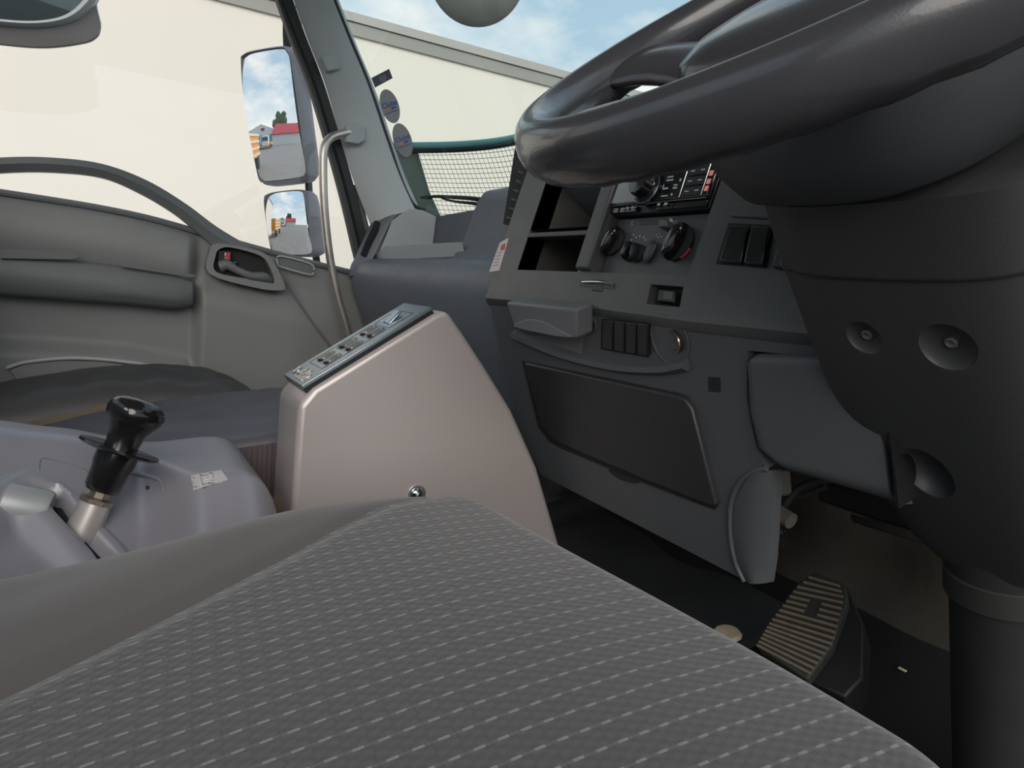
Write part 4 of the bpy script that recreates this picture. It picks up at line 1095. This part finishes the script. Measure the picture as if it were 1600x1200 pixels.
def lever():
    k0 = at(123, 845, 'x', .045); k1 = at(212, 648, 'x', .030)
    ax = (k1 - k0).normalized(); L = (k1 - k0).length
    r = root('gear_lever', 'black gear lever knob with lift ring on a silver shaft in the centre console', 'gear lever', k0)
    def h(py): return (853 - py) / (853 - 648) * L
    s = L / 205
    lathe('shaft_sleeve', [(.0, -.01), (.0170, -.01), (.0170, .012), (.0150, L * .27), (.0148, L * .30), (.0, L * .305)], k0, ax, mat('sleeve_silver', (.46, .43, .41), .4, metal=.4, var=.1), r, seg=32)
    lathe('lock_nut', [(0, L * .295), (.0165, L * .295), (.0170, L * .33), (.013, L * .335), (.010, L * .34), (.0100, L * .43), (0, L * .43)], k0, ax, mat('brass_nut', (.26, .22, .17), .4, metal=.8, var=.3, vscale=60), r, seg=8)
    lathe('lower_grip', [(0, L * .39), (.0150, L * .39), (.0175, L * .42), (.0185, L * .56), (.0200, L * .60), (.0205, L * .71), (.015, L * .72), (0, L * .72)], k0, ax, BKG, r, seg=36)
    lathe('lift_ring', [(.015, L * .69), (.036, L * .70), (.0395, L * .715), (.0385, L * .732), (.032, L * .728), (.0150, L * .722)], k0, ax, BKG, r, seg=48)
    lathe('knob', [(0, L * .70), (.0165, L * .70), (.0160, L * .76), (.0180, L * .86), (.0235, L * .93), (.0275, L * .97), (.0285, L * 1.01), (.0275, L * 1.05), (.0235, L * 1.09), (.016, L * 1.115), (.008, L * 1.125), (0, L * 1.127)], k0, ax, BKG, r, seg=40)
lever()

# ================================================================== passenger seats
def cushion(name, parent, x0, x1, y0, y1, zt, zb, m_, crown=.02, front=.045, nx=30, ny=40, wr=.003, side=.05, seed=0, edge=.5):
    rnd = random.Random(seed); ph = [rnd.uniform(0, 6) for _ in range(4)]
    def f(u, v):
        x = lerp(x0, x1, u); y = lerp(y0, y1, v)
        ex = min((x - x0), (x1 - x)) / side; ey = (y1 - y) / front; eb = (y - y0) / .06
        k = math.sqrt(max(0, 1 - (1 - min(1, ex)) ** 2)); ky = math.sqrt(max(0, 1 - (1 - min(1, ey)) ** 2)); kb = math.sqrt(max(0, 1 - (1 - min(1, eb)) ** 2))
        z = zb + (zt(x, y) - zb) * (edge + (1 - edge) * k) * (.55 + .45 * ky) * (.6 + .4 * kb) + crown * math.sin(PI * u) * math.sin(PI * min(1, v * 1.1)) * ky
        z += wr * (math.sin(x * 60 + y * 25 + ph[0]) * math.sin(y * 38 + ph[1]) + .6 * math.sin(x * 23 - y * 70 + ph[2])) * k * ky
        return Vector((x, y, z))
    vs = []; fs = []
    for i in range(nx + 1):
        for j in range(ny + 1):
            u = i / nx; v = j / ny
            u = .5 - .5 * math.cos(PI * u) if True else u
            v = 1 - (1 - v) ** 1.8
            vs.append(f(u, v))
    n = len(vs); R = ny + 1
    fs = [(i * R + j, (i + 1) * R + j, (i + 1) * R + j + 1, i * R + j + 1) for i in range(nx) for j in range(ny)]
    rim = [i * R for i in range(nx + 1)] + [nx * R + j for j in range(1, ny + 1)] + [i * R + ny for i in range(nx - 1, -1, -1)] + [j for j in range(ny - 1, 0, -1)]
    low = {}
    for k in rim:
        p = vs[k]; low[k] = len(vs); vs.append(Vector((p.x, p.y, zb - .10)))
    for a in range(len(rim)):
        b = (a + 1) % len(rim); fs.append((rim[a], rim[b], low[rim[b]], low[rim[a]]))
    fs.append(tuple(low[k] for k in rim))
    return mesh(name, vs, fs, m_, parent)
def pseats():
    r = root('passenger_seat', 'black vinyl covered middle seat cushion beside the silver console', 'seat', (-.38, 0, .12))
    cushion('seat_cushion', r, -.558, -.165, -.48, .365, lambda x, y: interp(y, [-.48, -.3, -.13, -.04, .02, .157, .3], [.34, .36, .388, .415, .433, .458, .475]) + .004, .33, VIN, seed=1, side=.016, crown=.004, wr=.0015, edge=.90)
    def sk(u, v):
        y = lerp(-.47, .27, u); zt = interp(y, [-.48, -.3, -.13, -.04, .02, .157, .3], [.34, .36, .388, .415, .433, .458, .475]) - .008
        return Vector((-.163 + .004 * math.sin(v * PI) + .0006 * math.sin(y * 900), y, lerp(.25, zt, v)))
    grid('side_skirt', sk, 300, 10, mat('maroon_grey_cloth', (.085, .062, .066), .7, var=.2, vscale=12), r, thick=(-.006, 0, 0))
    prism('seat_base', [Vector((x, y, .14)) for x, y in ((-.54, -.46), (-.20, -.46), (-.20, .20), (-.54, .20))], (0, 0, .16), BKM, r)
    r = root('passenger_seat', 'black vinyl covered outer passenger seat next to the door', 'seat', (-.74, 0, .12))
    cushion('seat_cushion', r, -.868, -.574, -.48, .315, lambda x, y: interp(y, [-.48, -.3, -.15, -.075, 0, .11, .2, .3], [.38, .40, .428, .447, .463, .477, .478, .455]), .36, VIN2, crown=.022, seed=5, side=.05, front=.09)
    prism('seat_base', [Vector((x, y, .14)) for x, y in ((-.86, -.46), (-.62, -.46), (-.62, .18), (-.86, .18))], (0, 0, .16), BKM, r)
    # strip of the beige base that shows between the cushions
    P = [at(a, b, 'x', -.566) for a, b in [(-30, 668), (40, 662), (110, 645), (170, 631), (172, 641), (110, 654), (40, 672), (-30, 684)]]
    prism('beige_seam_strip', P, (-.008, 0, 0), FOAM, r)
    # backrests
    for nm_r, x0, x1 in ((r, -.855, -.60),):
        def bk(u, v):
            x = lerp(x0, x1, u); z = lerp(.40, 1.02, v); e = min(1, min(u, 1 - u) / .2); k = math.sqrt(1 - (1 - e) ** 2)
            return Vector((x, -.255 - (z - .4) * .16 + .075 * k * math.sin(PI * min(1, .25 + v * .9)) ** .5 - .03, z))
        grid('backrest', bk, 20, 24, VIN2, nm_r, thick=(0, -.07, 0))
pseats()
# ochre block seen low between the centre seat and the silver console
o = box('foam_block', (-.135, .17, .34), (.035, .10, .10), CARD, None, bevel=.008); tag(o, 'small ochre block wedged low beside the silver console', 'block')

# ================================================================== driver seat
def dseat():
    r = root('driver_seat', 'driver seat cushion in dark fabric with woven dashes and a plain side bolster', 'seat', (.47, 0, .12))
    X0, X1, Y0, Y1 = .213, .755, -.42, .345
    def zt(x, y):
        t = .472 + .042 * sm(y, -.15, .26)
        ex = min(1, (x - X0) / .10); k = math.sqrt(max(0, 1 - (1 - ex) ** 2)); kr = math.sqrt(max(0, 1 - (1 - min(1, (X1 - x) / .07)) ** 2))
        fy = min(1, (yf(x) - y) / .055); kf = math.sqrt(max(0, 1 - (1 - max(0, fy)) ** 2))
        z = t - .085 * (1 - k) - .08 * (1 - kr) - .10 * (1 - kf)
        s = seam(y); z += .006 * math.exp(-((x - (s - .07)) / .05) ** 2) - .004 * math.exp(-((x - s) / .010) ** 2)
        return z
    def yf(x): return Y1 + .022 * sm(x, .3, .66) - .085 * max(0, 1 - (x - X0) / .12) ** 2
    def seam(y): return interp(y, [-.42, -.04, .05, .12, .175, .23, .29, .33], [.50, .447, .400, .362, .325, .292, .272, .262])
    NY = 120
    def yv(j, x): v = 1 - (1 - j / NY) ** 1.5; return lerp(Y0, yf(x), v)
    def sheet(name, ua, ub, n, m_):
        vs = []; 
        for i in range(n + 1):
            for j in range(NY + 1):
                v = j / NY; t = i / n
                if name == 'side_bolster': t = t ** 1.5
                yy = yv(j, .4); x = lerp(ua(yy), ub(yy), t); y = yv(j, x)
                vs.append(Vector((x, y, zt(x, y))))
        R = NY + 1
        fs = [(i * R + j, (i + 1) * R + j, (i + 1) * R + j + 1, i * R + j + 1) for i in range(n) for j in range(NY)]
        rim = [i * R for i in range(n + 1)] + [n * R + j for j in range(1, R)] + [i * R + NY for i in range(n - 1, -1, -1)] + [j for j in range(NY - 1, 0, -1)]
        N0 = len(vs)
        for k in rim: vs.append(Vector((vs[k].x, vs[k].y, .33)))
        for a in range(len(rim)):
            b = (a + 1) % len(rim); fs.append((rim[a], rim[b], N0 + b, N0 + a))
        return mesh(name, vs, fs, m_, r)
    sheet('side_bolster', lambda y: X0, seam, 40, FABP)
    sheet('patterned_insert', seam, lambda y: X1, 90, FAB)
    prism('seat_base', [Vector((x, y, .13)) for x, y in ((.25, -.38), (.72, -.38), (.72, .22), (.25, .22))], (0, 0, .21), BKM, r)
dseat()

# ================================================================== steering wheel and column
WC = Vector((.525, .411, .912)); TH = .645
WU = Vector((1, 0, 0)); WV = Vector((0, math.cos(TH), math.sin(TH))); WN = Vector((0, -math.sin(TH), math.cos(TH)))
def wheel():
    R = .212
    r = root('steering_wheel', 'large dark steering wheel with thick rim and broad spokes', 'steering wheel', WC)
    N = 160; rings = []
    for k in range(N):
        t = 2 * PI * k / N; d = WU * math.cos(t) + WV * math.sin(t); c = WC + d * R
        g = .0007 * math.sin(t * 44)                       # finger ripples on the back face
        ring = []
        for q in range(20):
            a = 2 * PI * q / 20; ca, sa = math.cos(a), math.sin(a)
            rr = .0165; rx = rr * ca; rz = (rr * 1.30) * sa
            if sa < -.3: rz += g * min(1, -sa)
            ring.append(c + d * rx + WN * rz)
        rings.append(ring)
    loft('rim', rings, WH, r, loop=True)
    # spokes: broad and dished
    for ang, w0, w1 in ((PI - .0, .048, .030), (0, .048, .030), (-PI / 2 - .62, .030, .022), (-PI / 2 + .62, .030, .022)):
        d = WU * math.cos(ang) + WV * math.sin(ang); s = WN.cross(d)
        rr = []
        for k in range(9):
            t = k / 8; rad = lerp(.06, R - .004, t); w_ = lerp(w0, w1, sm(t, 0, .7)) + .018 * t ** 6 ; h = lerp(-.030, -.002, sm(t, 0, 1)); th = lerp(.018, .010, t)
            c = WC + d * rad + WN * h
            rr.append([c + s * w_ * math.cos(a) + WN * th * math.sin(a) for a in [2 * PI * q / 20 for q in range(20)]])
        loft('spoke', rr, WH, r)
    # hub pad and its deep back shell
    def hub(nm, prof, m_, ox=0):
        rings = []
        for (hx, hy, h) in prof:
            rings.append([WC + WU * ox + (WU * math.copysign(abs(math.cos(a)) ** .75, math.cos(a)) * hx + WV * (math.copysign(abs(math.sin(a)) ** .75, math.sin(a)) * hy - .01)) + WN * h for a in [2 * PI * q / 48 for q in range(48)]])
        return loft(nm, rings, m_, r)
    hub('horn_pad', [(.098, .082, -.030), (.100, .085, -.012), (.096, .080, .000), (.080, .066, .008), (.05, .04, .012), (.01, .01, .013)], WH)
    hub('hub_back_shell', [(.085, .084, -.026), (.098, .096, -.030), (.106, .104, -.050), (.104, .102, -.075), (.092, .092, -.098), (.07, .07, -.110)], mat('hub_shell_plastic', (.042, .045, .048), .5, bump=.1, bscale=700), .022)
    e = WC + WN * .0125 + WV * .005
    lathe('horn_badge', [(.020, 0), (.020, .0015), (.017, .0022), (0, .0024)], e, WN, mat('badge_grey', (.12, .14, .16), .3, metal=.4), r, seg=28, sx=1.5)
wheel()
def column():
    r = root('steering_column', 'dark plastic steering column shroud with recessed screws below the wheel', 'steering column', WC - WN * .1 )
    A = -WN
    prof = [(.100, .060, .108, 0), (.102, .068, .112, 0), (.101, .072, .16, 0), (.098, .072, .24, .004), (.094, .068, .32, .006), (.084, .060, .40, .01), (.070, .050, .455, .012), (.055, .046, .475, .012)]
    rings = []
    for (hx, hy, t, o) in prof:
        c = WC + A * t + Vector((.040, 0, 0)) - WV * .01
        rings.append([c + WU * math.copysign(abs(math.cos(a)) ** .55, math.cos(a)) * hx + WV * math.copysign(abs(math.sin(a)) ** .55, math.sin(a)) * hy for a in [2 * PI * q / 56 for q in range(56)]])
    SH = mat('column_shroud_plastic', (.038, .039, .040), .5, bump=.15, bscale=700)
    body = loft('lower_shroud', rings, SH, r)
    def carve(o, cutters):
        for c_ in cutters:
            md = o.modifiers.new('cut', 'BOOLEAN'); md.operation = 'DIFFERENCE'; md.object = c_; md.solver = 'EXACT'
        dg = bpy.context.evaluated_depsgraph_get(); dg.update()
        me = bpy.data.meshes.new_from_object(o.evaluated_get(dg)); o.modifiers.clear(); old = o.data; o.data = me; bpy.data.meshes.remove(old)
        for c_ in cutters: bpy.data.objects.remove(c_)
    from mathutils.bvhtree import BVHTree
    cutters = []; bm = bmesh.new(); bm.from_mesh(body.data); tree = BVHTree.FromBMesh(bm); bm.free()
    for (px, py, R, sc) in ((1350, 528, .0125, True), (1480, 543, .0165, True), (1448, 740, .024, False)):
        loc, nor, idx, dist = tree.ray_cast(CAM, ray(px, py).normalized())
        if loc is None: continue
        if nor.dot(CAM - loc) < 0: nor = -nor
        d = .55 if sc else .9
        bmc = bmesh.new(); bmesh.ops.create_uvsphere(bmc, u_segments=36, v_segments=20, radius=1)
        a_, b_, n_ = frame_of(nor)
        M_ = Matrix((a_ * R * 1.15 * (1 if sc else .75), b_ * R * 1.15, n_ * R * d)).transposed().to_4x4(); M_.translation = loc + nor * R * .12
        bmc.transform(M_); bmesh.ops.recalc_face_normals(bmc, faces=bmc.faces[:])
        cutters.append(fin('cutter_tmp', bmc, SH)); 
        if sc:
            q = loc - nor * R * .40
            lathe('screw', [(0, -.003), (.0042, -.003), (.0042, .0018), (.0030, .0024), (.0016, .0014), (0, .0014)], q, nor, mat('screw_metal', (.2, .2, .2), .35, metal=.7), r, seg=18)
    carve(body, cutters)
    body.data.polygons.foreach_set('use_smooth', [True] * len(body.data.polygons)); body.data.set_sharp_from_angle(angle=math.radians(40))
    # parting line
    rings = []
    tube('shroud_parting_line', [WC + A * .165 + Vector((.040, 0, 0)) - WV * .01 + WU * math.copysign(abs(math.cos(a)) ** .55, math.cos(a)) * .1015 + WV * math.copysign(abs(math.sin(a)) ** .55, math.sin(a)) * .0725 for a in [PI + PI * q / 24 for q in range(25)]], .0009, BK, r, seg=5, smoothn=1)
    # lower column tube with its clamp collar
    c0 = WC + A * .47 + Vector((.040, 0, 0)) - WV * .01
    c1 = Vector((.575, .80, .13))
    d = (c1 - c0).normalized(); Lc = (c1 - c0).length
    lathe('column_tube', [(0, -.02), (.047, -.02), (.047, .05), (.044, .06), (.042, Lc), (0, Lc)], c0, d, mat('column_boot_rubber', (.020, .020, .021), .6, var=.2), r, seg=36)
    lathe('clamp_collar', [(.046, .030), (.0485, .032), (.0485, .055), (.046, .057)], c0, d, mat('collar_dark', (.028, .028, .027), .5), r, seg=36, caps=False)
column()

# ================================================================== pedals, brackets, floor things
def pedal():
    C0 = [(1272, 893), (1322, 912), (1325, 940), (1300, 1010), (1262, 1062), (1182, 1010), (1210, 960), (1246, 910)]
    c = at(1250, 980, 'z', .33)
    # pedal plane: faces up and back
    n = Vector((.10, -.62, .78)).normalized()
    r = root('brake_pedal', 'black ribbed rubber pedal pad on the dark floor', 'pedal', c)
    P = [onp(a, b, c, n) for a, b in C0]
    prism('pad', P, -n * .016, BKM, r, bevel=.003, seg=2)
    a0, a1 = (onp(1290, 905, c, n) - onp(1225, 1030, c, n)), None
    DR = mat('dusty_rubber', (.11, .095, .068), .8, var=.4, vscale=80)
    for k in range(17):
        t = k / 16
        lx = interp(t, [0, .15, .6, 1], [1264, 1243, 1204, 1183]); ly = interp(t, [0, .15, .6, 1], [902, 920, 972, 1008])
        rx = interp(t, [0, .15, .6, 1], [1312, 1318, 1302, 1266]); ry = interp(t, [0, .15, .6, 1], [916, 936, 1003, 1052])
        if 3 < k < 7:
            m1 = .38; m2 = .62
            for (s0, s1) in ((0, m1), (m2, 1)):
                tube('pad_rib', [onp(lerp(lx, rx, s0), lerp(ly, ry, s0), c + n * .002, n), onp(lerp(lx, rx, s1), lerp(ly, ry, s1), c + n * .002, n)], .0020, DR, r, seg=6, smoothn=1)
        else:
            tube('pad_rib', [onp(lx, ly, c + n * .002, n), onp(rx, ry, c + n * .002, n)], .0020, DR, r, seg=6, smoothn=1)
    P2 = [onp(a, b, c - n * .02, n) for a, b in [(1322, 912), (1350, 975), (1348, 1060), (1320, 1090), (1255, 1060), (1300, 1000), (1325, 940)]]
    prism('pedal_side_skirt', P2, -n * .05, mat('dull_black', (.007, .007, .007), .6), r, bevel=.003)
    cc = sum(P, Vector()) / len(P)
    tube('pedal_arm', [cc - n * .012, cc + Vector((0, .03, -.06)), cc + Vector((0, .04, -.18))], .010, BKM, r)
pedal()
def under_dash():
    r = root('pedal_bracket', 'jointed metal pedal linkage with clear connector hanging under the dash', 'bracket', at(1215, 760, 'y', .72))
    prism('clear_connector', [at(a, b, 'y', .70) for a, b in [(1203, 736), (1218, 736), (1221, 772), (1213, 777), (1203, 771)]], (0, .02, 0), CAP_, r, bevel=.002)
    lathe('fork_joint', [(0, 0), (.010, 0), (.010, .022), (0, .022)], at(1214, 800, 'y', .71), (1, 0, -.2), CAP_, r, seg=12)
    lathe('pivot_bolt', [(0, 0), (.013, 0), (.016, .01), (.011, .022), (0, .024)], at(1216, 838, 'y', .70), (.3, -1, 0), BKG, r, seg=8)
    tube('linkage_rod', [at(1212, 740, 'y', .73), at(1210, 800, 'y', .73), at(1206, 870, 'y', .74)], .008, BKM, r)
    tube('cable', [at(1225, 790, 'y', .74), at(1245, 765, 'y', .75), at(1275, 752, 'y', .76), at(1330, 748, 'y', .78)], .005, BKM, r)
    tube('cable', [at(1222, 770, 'y', .76), at(1250, 775, 'y', .77), at(1290, 760, 'y', .78)], .004, BKM, r)
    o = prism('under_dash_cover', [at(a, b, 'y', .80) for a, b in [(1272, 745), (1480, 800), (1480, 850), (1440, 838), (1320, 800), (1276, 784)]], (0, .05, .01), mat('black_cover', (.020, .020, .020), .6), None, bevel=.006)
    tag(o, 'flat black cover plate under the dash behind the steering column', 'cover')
    o = prism('mounting_flange', [at(a, b, 'y', .90) for a, b in [(1326, 802), (1350, 810), (1370, 806), (1395, 815), (1470, 845), (1465, 858), (1380, 832), (1330, 816)]], (0, .012, 0), FIREW, None, bevel=.003)
    tag(o, 'dusty metal flange plate on the firewall beside the steering column', 'bracket')
    # floor mat sheet and the pale scrap
    def fm(u, v):
        a = at(lerp(850, 1180, u), lerp(770, 960, u), 'z', .23)
        b = at(lerp(700, 1050, u), lerp(830, 1080, u), 'z', .23)
        p = a.lerp(b, v); p.z = .22 + .012 * math.sin(u * 9) * math.sin(v * 5 + u * 4) + .02 * (1 - v)
        return p
    o = mesh_from = grid('floor_mat', lambda u, v: Vector((lerp(-.60, .205, u), lerp(.28, 1.0, v), .20 + .05 * sm(v, .45, 1) + .006 * math.sin(u * 11 + v * 4) * math.sin(v * 9) + .03 * math.exp(-((u - .30) / .04) ** 2))), 60, 50, mat('dark_mat_rubber', (.026, .027, .028), .5, bump=.5, bscale=70, var=.3, vscale=8), None, thick=(0, 0, -.02))
    tag(o, 'creased dark rubber floor mat below the glovebox', 'floor mat')
    o = lathe('pale_scrap', [(0, 0), (.018, 0), (.022, .003), (.018, .008), (.008, .009), (0, .009)], at(1136, 994, 'z', .231), (0, -.2, 1), mat('pale_foam', (.52, .44, .30), .9, bump=1, bscale=120, var=.3, vscale=80), None, seg=11)
    tag(o, 'small pale yellow scrap lying left of the ribbed pedal', 'scrap')
    o = box('straw_bit', at(1410, 1046, 'z', .250), (.010, .003, .002), mat('straw', (.6, .55, .35), .7), None)
    tag(o, 'tiny pale sliver lying on the dark floor right of the pedal', 'debris')
under_dash()
